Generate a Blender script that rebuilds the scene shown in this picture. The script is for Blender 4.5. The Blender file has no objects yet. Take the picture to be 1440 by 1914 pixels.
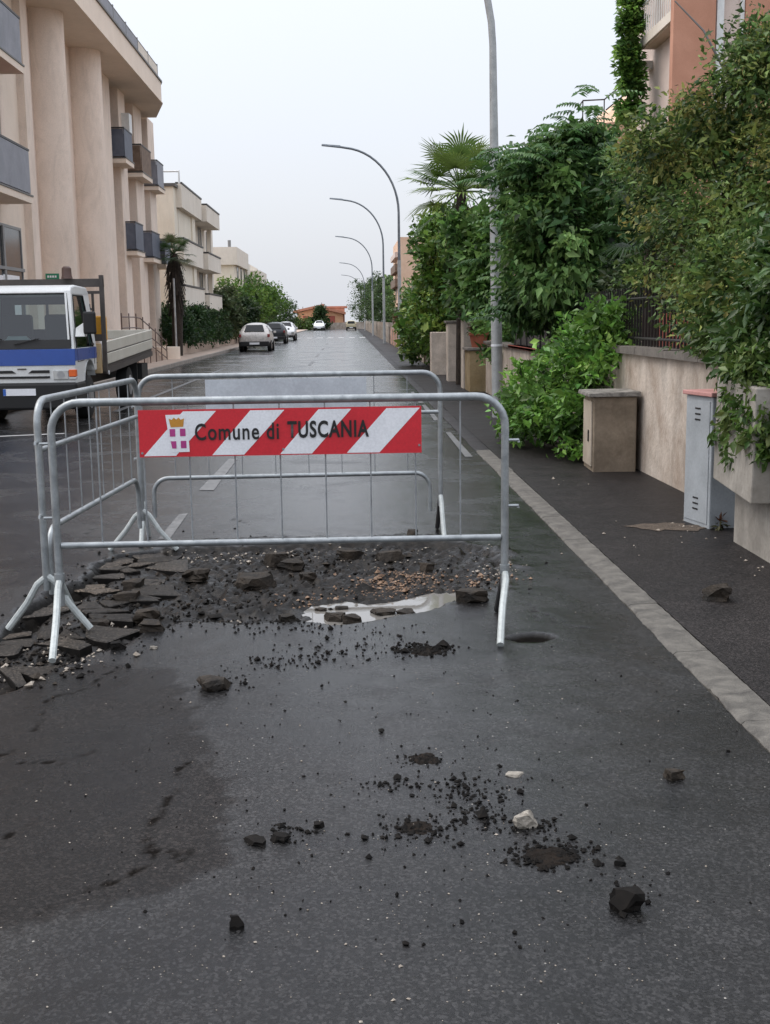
import bpy, bmesh, math, random
import numpy as np
from mathutils import Vector, Matrix, noise
random.seed(7); rng = np.random.default_rng(7)
S = bpy.context.scene
col = S.collection
R_ = math.radians

# ------------------------------------------------------------------ camera
F, CX, CY, H = 2200., 720., 957., 1.6          # focal length in photo pixels, centre, eye height
VX, VY, ROLL = 650., 597., .018
def nrm(v):
    v = np.array(v, float); return v / np.linalg.norm(v)
Yc = nrm([(VX-CX)/F, -(VY-CY)/F, -1])
_a, _b = math.cos(ROLL), math.sin(ROLL)
Xc = nrm([_a, _b, (Yc[0]*_a+Yc[1]*_b)/-Yc[2]])
Zc = np.cross(Xc, Yc)
RM = np.array([Xc, Yc, Zc]); OO = np.array([0, 0, H])
def ray(u, v): return RM @ np.array([(u-CX)/F, -(v-CY)/F, -1])
def G(u, v, z=0.): d = ray(u, v); return OO + d*((z-H)/d[2])
def AX(u, v, X): d = ray(u, v); return OO + d*(X/d[0])
def AY(u, v, Y): d = ray(u, v); return OO + d*(Y/d[1])
cam_d = bpy.data.cameras.new('camera'); cam = bpy.data.objects.new('camera', cam_d); col.objects.link(cam)
cam_d.sensor_fit = 'VERTICAL'; cam_d.sensor_height = 24; cam_d.lens = F/1914*24
cam_d.clip_start = .05; cam_d.clip_end = 3000
M4 = Matrix([list(RM[i])+[OO[i]] for i in range(3)]+[[0, 0, 0, 1]])
cam.matrix_world = M4
S.camera = cam

# ------------------------------------------------------------------ sky and sun (overcast)
SUN_EL, SUN_AZ = 56, 285
w = bpy.data.worlds.new('World'); S.world = w; w.use_nodes = True
nt = w.node_tree; nt.nodes.clear()
out = nt.nodes.new('ShaderNodeOutputWorld')
sky = nt.nodes.new('ShaderNodeTexSky'); sky.sky_type = 'NISHITA'; sky.sun_disc = False
sky.sun_elevation = R_(SUN_EL); sky.sun_rotation = R_(SUN_AZ); sky.air_density = 1; sky.dust_density = 6
bg1 = nt.nodes.new('ShaderNodeBackground'); bg1.inputs[1].default_value = .05
nt.links.new(sky.outputs[0], bg1.inputs[0])
tc = nt.nodes.new('ShaderNodeTexCoord'); sx = nt.nodes.new('ShaderNodeSeparateXYZ')
nt.links.new(tc.outputs['Generated'], sx.inputs[0])
mx = nt.nodes.new('ShaderNodeMath'); mx.operation = 'MAXIMUM'; mx.inputs[1].default_value = 0
nt.links.new(sx.outputs[2], mx.inputs[0])
p2 = nt.nodes.new('ShaderNodeMath'); p2.operation = 'POWER'; p2.inputs[1].default_value = 1.6
nt.links.new(mx.outputs[0], p2.inputs[0])
m2 = nt.nodes.new('ShaderNodeMath'); m2.operation = 'MULTIPLY_ADD'; m2.inputs[1].default_value = .95; m2.inputs[2].default_value = .675
nt.links.new(p2.outputs[0], m2.inputs[0])
bg2 = nt.nodes.new('ShaderNodeBackground'); bg2.inputs[0].default_value = (.93, .965, 1.04, 1)
nt.links.new(m2.outputs[0], bg2.inputs[1])
ad = nt.nodes.new('ShaderNodeAddShader')
nt.links.new(bg1.outputs[0], ad.inputs[0]); nt.links.new(bg2.outputs[0], ad.inputs[1])
nt.links.new(ad.outputs[0], out.inputs[0])
sd = bpy.data.lights.new('sun', 'SUN'); sd.energy = 1.1; sd.angle = R_(40); sd.color = (1, .97, .92)
so = bpy.data.objects.new('sun', sd); col.objects.link(so)
_az = R_(SUN_AZ); _el = R_(SUN_EL)
sdir = Vector((math.sin(_az)*math.cos(_el), math.cos(_az)*math.cos(_el), math.sin(_el)))
so.rotation_euler = sdir.to_track_quat('Z', 'Y').to_euler(); so.location = (0, -5, 30)
vs = S.view_settings; vs.view_transform = 'Standard'; vs.look = 'None'; vs.exposure = .16; vs.gamma = 1
vs.use_curve_mapping = False

# ------------------------------------------------------------------ materials
def N(t, kind, **kw):
    n = t.nodes.new(kind)
    for k, v in kw.items(): setattr(n, k, v)
    return n
def base_mat(name):
    m = bpy.data.materials.new(name); m.use_nodes = True
    t = m.node_tree; b = t.nodes['Principled BSDF']; return m, t, b
def ramp(t, fac, stops):
    r = N(t, 'ShaderNodeValToRGB'); e = r.color_ramp.elements
    while len(e) < len(stops): e.new(.5)
    for i, (p, c) in enumerate(stops):
        e[i].position = p; e[i].color = (*c, 1) if len(c) == 3 else c
    t.links.new(fac, r.inputs[0]); return r.outputs[0]
def noise_tex(t, vec, scale, detail=5, rough=.6, dist=0):
    n = N(t, 'ShaderNodeTexNoise'); n.inputs['Scale'].default_value = scale
    n.inputs['Detail'].default_value = detail; n.inputs['Roughness'].default_value = rough
    n.inputs['Distortion'].default_value = dist
    t.links.new(vec, n.inputs['Vector']); return n.outputs[0]
def mix(t, fac, a, b, mode='MIX'):
    n = N(t, 'ShaderNodeMix', data_type='RGBA', blend_type=mode)
    for s, v in ((n.inputs[0], fac), (n.inputs[6], a), (n.inputs[7], b)):
        if isinstance(v, (int, float)): s.default_value = v
        elif isinstance(v, tuple): s.default_value = (*v, 1) if len(v) == 3 else v
        else: t.links.new(v, s)
    return n.outputs[2]
def math_n(t, op, a, b=0., c=0.):
    n = N(t, 'ShaderNodeMath', operation=op)
    for s, v in zip(n.inputs, (a, b, c)):
        if isinstance(v, (int, float)): s.default_value = v
        else: t.links.new(v, s)
    return n.outputs[0]
def bump(t, b, h, strength=.3, dist=.01):
    n = N(t, 'ShaderNodeBump'); n.inputs['Strength'].default_value = strength; n.inputs['Distance'].default_value = dist
    t.links.new(h, n.inputs['Height']); t.links.new(n.outputs[0], b.inputs['Normal'])
def objc(t): return N(t, 'ShaderNodeTexCoord').outputs['Object']
def geo_pos(t): return N(t, 'ShaderNodeNewGeometry').outputs['Position']

def mottled(name, c1, c2, scale=3., rough=.6, rvar=.15, metal=0., bstr=.15, bscale=60., bdist=.004, world=True, streak=0., spec=None):
    """two-tone weathered surface: large stains, fine grain, slight relief"""
    m, t, b = base_mat(name); v = geo_pos(t) if world else objc(t)
    n1 = noise_tex(t, v, scale, 7, .65, .4)
    c = ramp(t, n1, [(.32, c1), (.68, c2)])
    if streak:
        mp = N(t, 'ShaderNodeMapping'); mp.inputs['Scale'].default_value = (1.1, 1.1, .38); t.links.new(v, mp.inputs[0])
        n3 = noise_tex(t, mp.outputs[0], 1.7, 8, .72, 1.2)
        k = ramp(t, n3, [(.45, (1, 1, 1)), (.8, (1-streak,)*3)])
        c = mix(t, 1., c, k, 'MULTIPLY')
    n2 = noise_tex(t, v, bscale, 4)
    g = ramp(t, n2, [(.3, (.86,)*3), (.7, (1.1,)*3)])
    c = mix(t, .7, c, g, 'MULTIPLY')
    t.links.new(c, b.inputs['Base Color'])
    rr = math_n(t, 'MULTIPLY_ADD', n1, rvar*2, rough-rvar); t.links.new(rr, b.inputs['Roughness'])
    b.inputs['Metallic'].default_value = metal
    if spec is not None: b.inputs['Specular IOR Level'].default_value = spec
    if bstr: bump(t, b, n2, bstr, bdist)
    return m
def plain(name, c, rough=.5, metal=0., var=.12):
    return mottled(name, tuple(x*(1-var) for x in c), tuple(x*(1+var) for x in c), 4., rough, .1, metal, .05, 90.)
def glass_mat(name, tint=(.75, .82, .8), refl=.12):
    m, t, b = base_mat(name); t.nodes.remove(b)
    tr = N(t, 'ShaderNodeBsdfTransparent'); tr.inputs[0].default_value = (*tint, 1)
    gl = N(t, 'ShaderNodeBsdfGlossy'); gl.inputs[0].default_value = (.95, .97, 1, 1); gl.inputs['Roughness'].default_value = .03
    fr = N(t, 'ShaderNodeFresnel'); fr.inputs[0].default_value = 1.5
    f2 = math_n(t, 'ADD', fr.outputs[0], refl)
    mxs = N(t, 'ShaderNodeMixShader'); t.links.new(f2, mxs.inputs[0]); t.links.new(tr.outputs[0], mxs.inputs[1]); t.links.new(gl.outputs[0], mxs.inputs[2])
    t.links.new(mxs.outputs[0], t.nodes['Material Output'].inputs[0]); return m
def leaf_mat(name, rough=.45, trans=.25):
    m, t, b = base_mat(name)
    a = N(t, 'ShaderNodeAttribute', attribute_name='col')
    t.links.new(a.outputs['Color'], b.inputs['Base Color']); b.inputs['Roughness'].default_value = rough
    b.inputs['Specular IOR Level'].default_value = .35
    tl = N(t, 'ShaderNodeBsdfTranslucent'); t.links.new(a.outputs['Color'], tl.inputs[0])
    mxs = N(t, 'ShaderNodeMixShader'); mxs.inputs[0].default_value = trans
    t.links.new(b.outputs[0], mxs.inputs[1]); t.links.new(tl.outputs[0], mxs.inputs[2])
    t.links.new(mxs.outputs[0], t.nodes['Material Output'].inputs[0]); return m

def asphalt_mat(name, ca, cb, soil=True, wet=True, rlo=.22, rhi=.62, speck=.55):
    m, t, b = base_mat(name); v = geo_pos(t)
    big = noise_tex(t, v, .55, 6, .62, .6)
    mid = noise_tex(t, v, 3.2, 6, .7, .3)
    fine = noise_tex(t, v, 170, 3, .7)
    f = math_n(t, 'MULTIPLY_ADD', mid, .5, math_n(t, 'MULTIPLY', big, .5))
    c = ramp(t, f, [(.36, ca), (.64, cb)])
    gr = ramp(t, fine, [(.25, (.55,)*3), (.75, (1.5,)*3)])
    c = mix(t, .85, c, gr, 'MULTIPLY')
    ag = N(t, 'ShaderNodeTexVoronoi', feature='F1'); ag.inputs['Scale'].default_value = 115; t.links.new(v, ag.inputs['Vector'])
    sg = N(t, 'ShaderNodeSeparateColor'); t.links.new(ag.outputs['Color'], sg.inputs[0])
    c = mix(t, 1., c, ramp(t, sg.outputs[2], [(.0, (.45,)*3), (.6, (1,)*3), (1., (2.5,)*3)]), 'MULTIPLY')
    # pale aggregate showing in the worn binder
    vo = N(t, 'ShaderNodeTexVoronoi', feature='F1'); vo.inputs['Scale'].default_value = 75; t.links.new(v, vo.inputs['Vector'])
    sepc = N(t, 'ShaderNodeSeparateColor'); t.links.new(vo.outputs['Color'], sepc.inputs[0])
    pick = math_n(t, 'GREATER_THAN', sepc.outputs[0], .98)
    sz = math_n(t, 'MULTIPLY_ADD', sepc.outputs[1], .22, .05)
    near = math_n(t, 'LESS_THAN', vo.outputs['Distance'], sz)
    sp = math_n(t, 'MULTIPLY', math_n(t, 'MULTIPLY', pick, near), speck)
    c = mix(t, sp, c, (.42, .40, .36))
    wetn = ramp(t, noise_tex(t, v, .75, 5, .6, 1.1), [(.42, (0, 0, 0)), (.60, (1, 1, 1))])
    if wet: c = mix(t, wetn, c, mix(t, 1., c, (.62, .62, .63), 'MULTIPLY'))
    rough = math_n(t, 'ADD', math_n(t, 'MULTIPLY_ADD', f, (rhi-rlo)*2.2, rlo-(rhi-rlo)*.6), math_n(t, 'MULTIPLY_ADD', fine, .18, -.09))
    if wet: rough = math_n(t, 'ADD', rough, math_n(t, 'MULTIPLY_ADD', wetn, -.20, .12))
    if soil:
        at = N(t, 'ShaderNodeAttribute', attribute_name='soil')
        ns = noise_tex(t, v, 22, 6, .75)
        sc = ramp(t, ns, [(.34, (.005, .0045, .004)), (.52, (.012, .0105, .009)), (.68, (.030, .023, .018)), (.85, (.085, .066, .05))])
        c = mix(t, at.outputs['Fac'], c, sc)
        pa = N(t, 'ShaderNodeAttribute', attribute_name='patch')
        c = mix(t, pa.outputs['Fac'], c, mix(t, 1., c, (.62, .54, .50), 'MULTIPLY'))
        ck = N(t, 'ShaderNodeAttribute', attribute_name='crack')
        c = mix(t, ck.outputs['Fac'], c, (.008, .007, .006))
        fi = N(t, 'ShaderNodeAttribute', attribute_name='film')
        rough = math_n(t, 'ADD', rough, math_n(t, 'MULTIPLY', fi.outputs['Fac'], -.10))
        rough = math_n(t, 'ADD', rough, math_n(t, 'MULTIPLY', ck.outputs['Fac'], .6)); b.inputs['Specular IOR Level'].default_value = .36
        t.links.new(math_n(t, 'MAXIMUM', math_n(t, 'ADD', math_n(t, 'MULTIPLY_ADD', ck.outputs['Fac'], -.34, .29), math_n(t, 'ADD', math_n(t, 'MULTIPLY', at.outputs['Fac'], -.16), math_n(t, 'ADD', math_n(t, 'MULTIPLY', pa.outputs['Fac'], -.13), math_n(t, 'MULTIPLY', fi.outputs['Fac'], .24)))), .02), b.inputs['Specular IOR Level'])
        rough = math_n(t, 'ADD', rough, math_n(t, 'MULTIPLY', pa.outputs['Fac'], .10))
        rough = math_n(t, 'ADD', rough, math_n(t, 'MULTIPLY', at.outputs['Fac'], .04))
    cl = N(t, 'ShaderNodeClamp'); cl.inputs[1].default_value = .16; cl.inputs[2].default_value = .85
    t.links.new(rough, cl.inputs[0])
    if name == 'broken_asphalt':
        oi = N(t, 'ShaderNodeObjectInfo'); c = mix(t, 1., c, ramp(t, oi.outputs['Random'], [(0., (.5, .48, .46)), (.6, (1., .97, .93)), (1., (1.7, 1.55, 1.4))]), 'MULTIPLY')
    t.links.new(c, b.inputs['Base Color']); t.links.new(cl.outputs[0], b.inputs['Roughness'])
    if not soil: b.inputs['Specular IOR Level'].default_value = .36 if wet else .16
    hgt = math_n(t, 'ADD', math_n(t, 'MULTIPLY', fine, .8), math_n(t, 'MULTIPLY', noise_tex(t, v, 45, 4), .6))
    bump(t, b, hgt, .38 if wet else .6, .006)
    return m

MT = {}
MT['road'] = asphalt_mat('wet_asphalt', (.0095, .0093, .0094), (.022, .0215, .0215), rlo=.08, rhi=.40, speck=.8)
MT['walk'] = asphalt_mat('sidewalk_asphalt', (.011, .0098, .0098), (.024, .021, .0205), soil=False, wet=False, rlo=.4, rhi=.7, speck=.2)
MT['slab'] = asphalt_mat('broken_asphalt', (.016, .015, .0143), (.050, .044, .038), soil=False, wet=False, rlo=.35, rhi=.7, speck=.4)
MT['kerb'] = mottled('kerb_concrete', (.052, .048, .043), (.155, .145, .127), 9., .8, .08, bstr=1., bscale=120, bdist=.006)
MT['chunk'] = mottled('asphalt_chunk', (.009, .008, .007), (.050, .039, .029), 9., .65, .15, bstr=.8, bscale=55, bdist=.012, spec=.2)
MT['pale'] = mottled('pale_stone', (.13, .115, .095), (.34, .31, .265), 30., .7, .1, bstr=.8, bscale=80, bdist=.01)
MT['crumb'] = mottled('tar_crumbs', (.004, .004, .004), (.013, .011, .0095), 20., .75, .1, bstr=0, spec=.12)
MT['gravel'] = mottled('orange_gravel', (.10, .05, .026), (.30, .19, .115), 40., .55, .1, bstr=0)
MT['grit'] = mottled('pale_grit', (.20, .16, .12), (.45, .40, .34), 40., .6, .1, bstr=0)
MT['soil'] = mottled('dark_soil', (.004, .0036, .0032), (.020, .014, .010), 18., .75, .1, bstr=.8, bscale=60, bdist=.02, spec=.12)
MT['soil2'] = mottled('bare_brown_earth', (.05, .036, .026), (.12, .09, .065), 14., .85, .05, bstr=.8, bscale=60, bdist=.02)
MT['paint'] = mottled('worn_road_paint', (.22, .22, .22), (.52, .52, .51), 9., .55, .1, bstr=.3, bscale=90)
MT['paint_dim'] = mottled('faded_road_paint', (.06, .06, .06), (.19, .19, .19), 9., .5, .1, bstr=.3, bscale=90)
MT['galv'] = mottled('galvanised_tube', (.235, .255, .265), (.40, .425, .435), 14., .42, .1, metal=.55, bstr=.1, bscale=120, world=False)
MT['foot_w'] = mottled('painted_foot', (.36, .39, .385), (.52, .555, .545), 14., .5, .1, bstr=.1, world=False)
MT['bar'] = mottled('thin_bar', (.22, .235, .25), (.36, .385, .40), 14., .45, .1, metal=.4, bstr=0, world=False)
MT['dk_foot'] = plain('dark_foot', (.03, .03, .032), .5)
MT['red'] = plain('sign_red', (.60, .022, .035), .35, 0, .06)
MT['white'] = plain('sign_white', (.80, .81, .84), .35, 0, .05)
MT['black'] = plain('sign_black', (.012, .012, .013), .4)
MT['magenta'] = plain('crest_magenta', (.42, .045, .22), .4)
MT['gold'] = plain('crest_gold', (.52, .24, .03), .4)
MT['alu'] = mottled('sign_back_aluminium', (.50, .54, .58), (.62, .66, .70), 6., .35, .08, metal=.3, bstr=0)
MT['pole'] = mottled('grey_pole', (.30, .31, .31), (.46, .47, .47), 5., .5, .1, metal=.2, bstr=.1)
MT['arm'] = mottled('lamp_arm_grey', (.13, .15, .17), (.22, .24, .26), 5., .45, .1, metal=.4, bstr=0)
MT['plaster'] = mottled('beige_pink_plaster', (.75, .62, .52), (.82, .69, .59), .7, .8, .05, bstr=.2, bscale=40, streak=.24)
MT['plaster2'] = mottled('beige_trim_plaster', (.75, .63, .52), (.82, .70, .59), .9, .8, .05, bstr=.15, streak=.1)
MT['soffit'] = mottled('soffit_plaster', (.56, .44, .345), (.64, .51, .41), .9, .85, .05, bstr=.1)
MT['fascia_edge'] = plain('dark_flashing', (.10, .095, .09), .5)
MT['cream'] = mottled('cream_plaster', (.72, .64, .52), (.82, .75, .63), .6, .8, .05, bstr=.1, streak=.12)
MT['offwhite'] = mottled('offwhite_plaster', (.68, .61, .52), (.78, .71, .62), .6, .8, .05, bstr=.1, streak=.14)
MT['terracotta'] = mottled('terracotta_plaster', (.47, .225, .145), (.58, .295, .20), 1.3, .8, .05, bstr=.15, streak=.12)
MT['pinkwall'] = mottled('pale_pink_plaster', (.62, .50, .44), (.72, .60, .54), 1.3, .8, .05, bstr=.1, streak=.1)
MT['peach'] = mottled('peach_plaster', (.70, .46, .32), (.80, .57, .42), .8, .8, .05, bstr=.1, streak=.1)
MT['orange'] = mottled('orange_house_plaster', (.62, .32, .17), (.72, .42, .25), .6, .8, .05, bstr=0)
MT['rooftile'] = mottled('red_roof_tiles', (.42, .17, .10), (.56, .27, .18), 3., .8, .05, bstr=.3, bscale=12)
MT['frame'] = plain('window_frame_grey', (.22, .22, .22), .5)
MT['dkglass'] = plain('dark_window_pane', (.045, .05, .055), .12)
MT['shutter'] = plain('red_shutter', (.40, .10, .07), .6)
MT['bluepanel'] = mottled('blue_grey_screen', (.075, .085, .115), (.13, .145, .185), 2., .6, .08, bstr=.1)
MT['greypanel'] = mottled('grey_screen', (.17, .175, .20), (.27, .275, .31), 1.5, .55, .08, bstr=.1)
MT['cane'] = mottled('cane_screen', (.13, .085, .06), (.24, .17, .125), 5., .8, .05, bstr=.4, bscale=30)
MT['rail'] = plain('railing_brown', (.09, .05, .04), .5)
MT['darkrail'] = plain('railing_dark', (.03, .028, .028), .5)
MT['whitemetal'] = plain('white_painted_metal', (.70, .71, .70), .4)
MT['pave'] = mottled('pink_paving', (.34, .255, .20), (.46, .36, .29), 1.2, .7, .08, bstr=.3, bscale=25)
MT['lkerb'] = mottled('left_kerb_stone', (.20, .175, .15), (.32, .285, .25), 3., .75, .05, bstr=.3)
MT['gwall'] = mottled('stained_garden_wall', (.33, .26, .205), (.60, .53, .46), 2.3, .85, .05, bstr=.5, bscale=28, bdist=.012, streak=.5)
MT['gwall2'] = mottled('stained_pillar', (.40, .34, .28), (.66, .58, .50), 2.1, .85, .05, bstr=.4, bscale=28, streak=.5)
MT['gwall3'] = mottled('mossy_low_wall', (.20, .135, .055), (.33, .25, .14), 2.1, .85, .05, bstr=.4, bscale=28, streak=.4)
MT['coping'] = mottled('wall_coping', (.10, .09, .08), (.20, .18, .16), 4., .85, .05, bstr=.5, bscale=30, bdist=.01)
MT['boxc'] = mottled('beige_utility_box', (.16, .122, .085), (.31, .25, .185), 3.5, .75, .08, bstr=.35, bscale=40, streak=.45)
MT['boxdoor'] = mottled('beige_box_door', (.36, .30, .235), (.48, .415, .34), 3.5, .7, .08, bstr=.2, streak=.25)
MT['boxtop'] = mottled('dirty_box_lid', (.05, .045, .04), (.33, .31, .28), 9., .8, .08, bstr=.5, bscale=30)
MT['cabinet'] = mottled('grey_cabinet', (.30, .325, .345), (.39, .42, .445), 3., .45, .06, bstr=.05, streak=.12)
MT['cablid'] = mottled('red_cabinet_lid', (.42, .20, .18), (.54, .29, .27), 5., .6, .08, bstr=.2)
MT['concrete'] = mottled('concrete_meter_box', (.22, .20, .175), (.40, .375, .335), 2.6, .85, .05, bstr=.4, bscale=35, streak=.35)
MT['bark'] = mottled('bark', (.035, .024, .017), (.09, .066, .048), 6., .9, .05, bstr=.9, bscale=24, bdist=.02)
MT['palmbark'] = mottled('palm_trunk_fibre', (.014, .010, .008), (.05, .036, .026), 9., .95, .04, bstr=.9, bscale=24, bdist=.03)
MT['leaf'] = leaf_mat('leaf', .5, .36); MT['leaf_gloss'] = leaf_mat('glossy_leaf', .36, .30)
MT['cabwhite'] = mottled('truck_white', (.66, .67, .66), (.76, .77, .76), 2., .35, .08, bstr=0)
MT['cabblue'] = plain('truck_blue', (.030, .085, .34), .3, 0, .08)
MT['blackplastic'] = plain('black_plastic', (.008, .008, .0085), .6)
MT['rubber'] = plain('tyre_rubber', (.012, .012, .012), .8)
MT['rim'] = plain('wheel_rim', (.35, .36, .37), .35, .6)
MT['lamp'] = plain('headlamp_lens', (.48, .50, .50), .12, .2)
MT['amber'] = plain('amber_lens', (.75, .13, .02), .25)
MT['redlens'] = plain('tail_lamp_red', (.22, .03, .03), .25)
MT['bedside'] = mottled('bed_side_board', (.56, .53, .45), (.68, .65, .57), 2., .5, .08, metal=.1, bstr=.1)
MT['yellow'] = plain('orange_yellow_machine', (.75, .36, .03), .4)
MT['tan'] = mottled('tan_box', (.42, .29, .15), (.54, .40, .23), 3., .65, .08, bstr=.1)
MT['steel'] = mottled('dark_rack_steel', (.045, .038, .034), (.085, .072, .064), 5., .6, .1, bstr=.1)
MT['glass'] = glass_mat('windscreen_glass', (.36, .47, .46), .03)
MT['carglass'] = mottled('car_glass', (.012, .014, .016), (.016, .018, .02), 4., .1, .03, bstr=0, spec=.25)
MT['beigecar'] = plain('beige_metallic', (.56, .53, .50), .28, .2, .05)
MT['darkcar'] = plain('dark_car_paint', (.022, .025, .03), .22, .2, .05)
MT['whitecar'] = plain('white_car_paint', (.72, .73, .74), .25, 0, .04)
MT['creamcar'] = plain('cream_car_paint', (.48, .42, .27), .35, 0, .05)
MT['euro'] = plain('plate_blue', (.03, .12, .45), .4)
MT['green'] = plain('green_plaque', (.02, .22, .12), .4)
MT['pot'] = plain('terracotta_pot', (.34, .10, .055), .8)
MT['earth'] = mottled('garden_earth', (.045, .040, .022), (.10, .085, .05), .4, .95, .03, bstr=.4, bscale=8)
def water_mat():
    m, t, b = base_mat('puddle_water'); v = geo_pos(t)
    b.inputs['Base Color'].default_value = (.20, .19, .175, 1); b.inputs['Roughness'].default_value = .02
    b.inputs['IOR'].default_value = 1.9
    bump(t, b, noise_tex(t, v, 30, 2), .02, .002); return m
MT['water'] = water_mat()

# ------------------------------------------------------------------ mesh helpers
class MB:
    def __init__(s): s.v = []; s.f = []
    def add(s, vs, fs):
        o = len(s.v); s.v += [tuple(map(float, p)) for p in vs]; s.f += [tuple(i+o for i in f) for f in fs]; return s
    def box(s, x0, x1, y0, y1, z0, z1):
        return s.add([(x0, y0, z0), (x1, y0, z0), (x1, y1, z0), (x0, y1, z0), (x0, y0, z1), (x1, y0, z1), (x1, y1, z1), (x0, y1, z1)],
                     [(0, 3, 2, 1), (4, 5, 6, 7), (0, 1, 5, 4), (1, 2, 6, 5), (2, 3, 7, 6), (3, 0, 4, 7)])
    def hexa(s, b, t):      # 4 bottom points ccw, 4 top points ccw
        return s.add(list(b)+list(t), [(0, 3, 2, 1), (4, 5, 6, 7), (0, 1, 5, 4), (1, 2, 6, 5), (2, 3, 7, 6), (3, 0, 4, 7)])
    def prism(s, poly, axis, a, b):   # polygon in the other two axes, extruded from a to b along axis
        n = len(poly)
        def P(p, w):
            return (w, p[0], p[1]) if axis == 'x' else (p[0], w, p[1]) if axis == 'y' else (p[0], p[1], w)
        return s.add([P(p, a) for p in poly]+[P(p, b) for p in poly],
                     [tuple(range(n))[::-1], tuple(range(n, 2*n))]+[(i, (i+1) % n, n+(i+1) % n, n+i) for i in range(n)])
    def tube(s, path, r, n=8, caps=True):
        path = [Vector(p) for p in path]; m = len(path)
        rs = r if isinstance(r, (list, tuple)) else [r]*m
        up = None; rings = []
        for i, p in enumerate(path):
            d = (path[min(i+1, m-1)]-path[max(i-1, 0)]).normalized()
            if up is None:
                up = Vector((0, 0, 1)) if abs(d.z) < .9 else Vector((1, 0, 0))
            x = up.cross(d); x.normalize(); y = d.cross(x); up = y
            rings.append([p+(x*math.cos(2*math.pi*k/n)+y*math.sin(2*math.pi*k/n))*rs[i] for k in range(n)])
        fs = [(i*n+k, i*n+(k+1) % n, (i+1)*n+(k+1) % n, (i+1)*n+k) for i in range(m-1) for k in range(n)]
        if caps: fs += [tuple(range(n))[::-1], tuple(range((m-1)*n, m*n))]
        return s.add([q for rr in rings for q in rr], fs)
    def cyl(s, c, r, z0, z1, n=24, r2=None): return s.tube([(c[0], c[1], z0), (c[0], c[1], z1)], [r, r if r2 is None else r2], n)
    def build(s, name, mat, parent=None, smooth=False, world=True, bevel=0., angle=40):
        me = bpy.data.meshes.new(name)
        v = s.v
        if parent is not None and world:
            l = parent.location
            if parent.parent: l = l + parent.parent.location
            v = [(p[0]-l.x, p[1]-l.y, p[2]-l.z) for p in v]
        me.from_pydata(v, [], s.f); me.update()
        bm = bmesh.new(); bm.from_mesh(me); bmesh.ops.recalc_face_normals(bm, faces=bm.faces); bm.to_mesh(me); bm.free()
        if smooth: me.shade_smooth(); me.set_sharp_from_angle(angle=R_(angle))
        me.materials.append(MT[mat] if isinstance(mat, str) else mat)
        o = bpy.data.objects.new(name, me); col.objects.link(o)
        if parent is not None: o.parent = parent
        if bevel:
            md = o.modifiers.new('bevel', 'BEVEL'); md.width = bevel; md.segments = 2; md.limit_method = 'ANGLE'
        return o
def tag(o, label=None, cat=None, group=None, kind=None):
    if label: o['label'] = label
    if cat: o['category'] = cat
    if group: o['group'] = group
    if kind: o['kind'] = kind
    return o
def empty(name, loc, rz=0., **kw):
    o = bpy.data.objects.new(name, None); o.location = loc; o.rotation_euler = (0, 0, rz); o.empty_display_size = .2
    col.objects.link(o); return tag(o, **kw)
def bx(name, mat, parent, *a, bevel=0., world=True): return MB().box(*a).build(name, mat, parent, bevel=bevel, world=world)
def copy_tree(o, parent=None):
    c = o.copy(); col.objects.link(c); c.parent = parent
    for ch in list(o.children): copy_tree(ch, c)
    return c
def arc(c, a, b, r, t0, t1, n=7):   # arc in the plane spanned by a, b
    c, a, b = Vector(c), Vector(a), Vector(b)
    return [c+(a*math.cos(t0+(t1-t0)*i/n)+b*math.sin(t0+(t1-t0)*i/n))*r for i in range(n+1)]

# ------------------------------------------------------------------ ground, road, pavements
KX0, KX1, LK = 1.525, 1.705, -6.25
ROAD_END = 215.
bx('ground', 'earth', None, -400, 400, -60, 900, -.6, -.3)['kind'] = 'structure'

def inside(p, poly):
    x, y = p; c = False; n = len(poly)
    for i in range(n):
        x1, y1 = poly[i]; x2, y2 = poly[i-1]
        if (y1 > y) != (y2 > y) and x < (x2-x1)*(y-y1)/(y2-y1)+x1: c = not c
    return c
def sdist(P, poly):      # signed distance of many points to a polygon, >0 inside
    d = np.full(len(P), 1e9); ins = np.zeros(len(P), bool); n = len(poly)
    for i in range(n):
        a = np.array(poly[i-1]); b = np.array(poly[i]); ab = b-a
        tt = np.clip(((P-a)@ab)/(ab@ab+1e-12), 0, 1)
        d = np.minimum(d, np.hypot(*(P-a-tt[:, None]*ab).T))
        cond = (a[1] > P[:, 1]) != (b[1] > P[:, 1])
        xi = (b[0]-a[0])*(P[:, 1]-a[1])/(b[1]-a[1]+1e-12)+a[0]
        ins ^= cond & (P[:, 0] < xi)
    return np.where(ins, d, -d)
def pix_poly(pp): return [tuple(G(u, v)[:2]) for u, v in pp]
HOLE = pix_poly([(-60, 1235), (0, 1222), (60, 1150), (120, 1112), (170, 1098), (196, 1060), (225, 1040), (300, 1032), (420, 1022), (640, 1014), (800, 1012), (905, 1022), (945, 1040), (955, 1075), (900, 1100), (860, 1122), (800, 1140), (700, 1158), (620, 1166), (540, 1160), (450, 1165), (340, 1160), (290, 1180), (230, 1205), (170, 1222), (90, 1262), (0, 1300), (-60, 1310)])
SOILP = pix_poly([(300, 1018), (480, 1005), (640, 1005), (760, 1000), (930, 1020), (960, 1060), (950, 1090), (880, 1118), (820, 1128), (700, 1120), (560, 1130), (420, 1150), (330, 1140), (260, 1090)])
PUD = pix_poly([(578, 1132), (600, 1118), (650, 1112), (690, 1118), (740, 1112), (800, 1098), (850, 1096), (868, 1104), (800, 1135), (720, 1140), (680, 1152), (620, 1156), (590, 1148)])
LEAFH = pix_poly([(944, 1191), (970, 1186), (1000, 1183), (1022, 1186), (1036, 1192), (1010, 1199), (975, 1199)])
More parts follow.
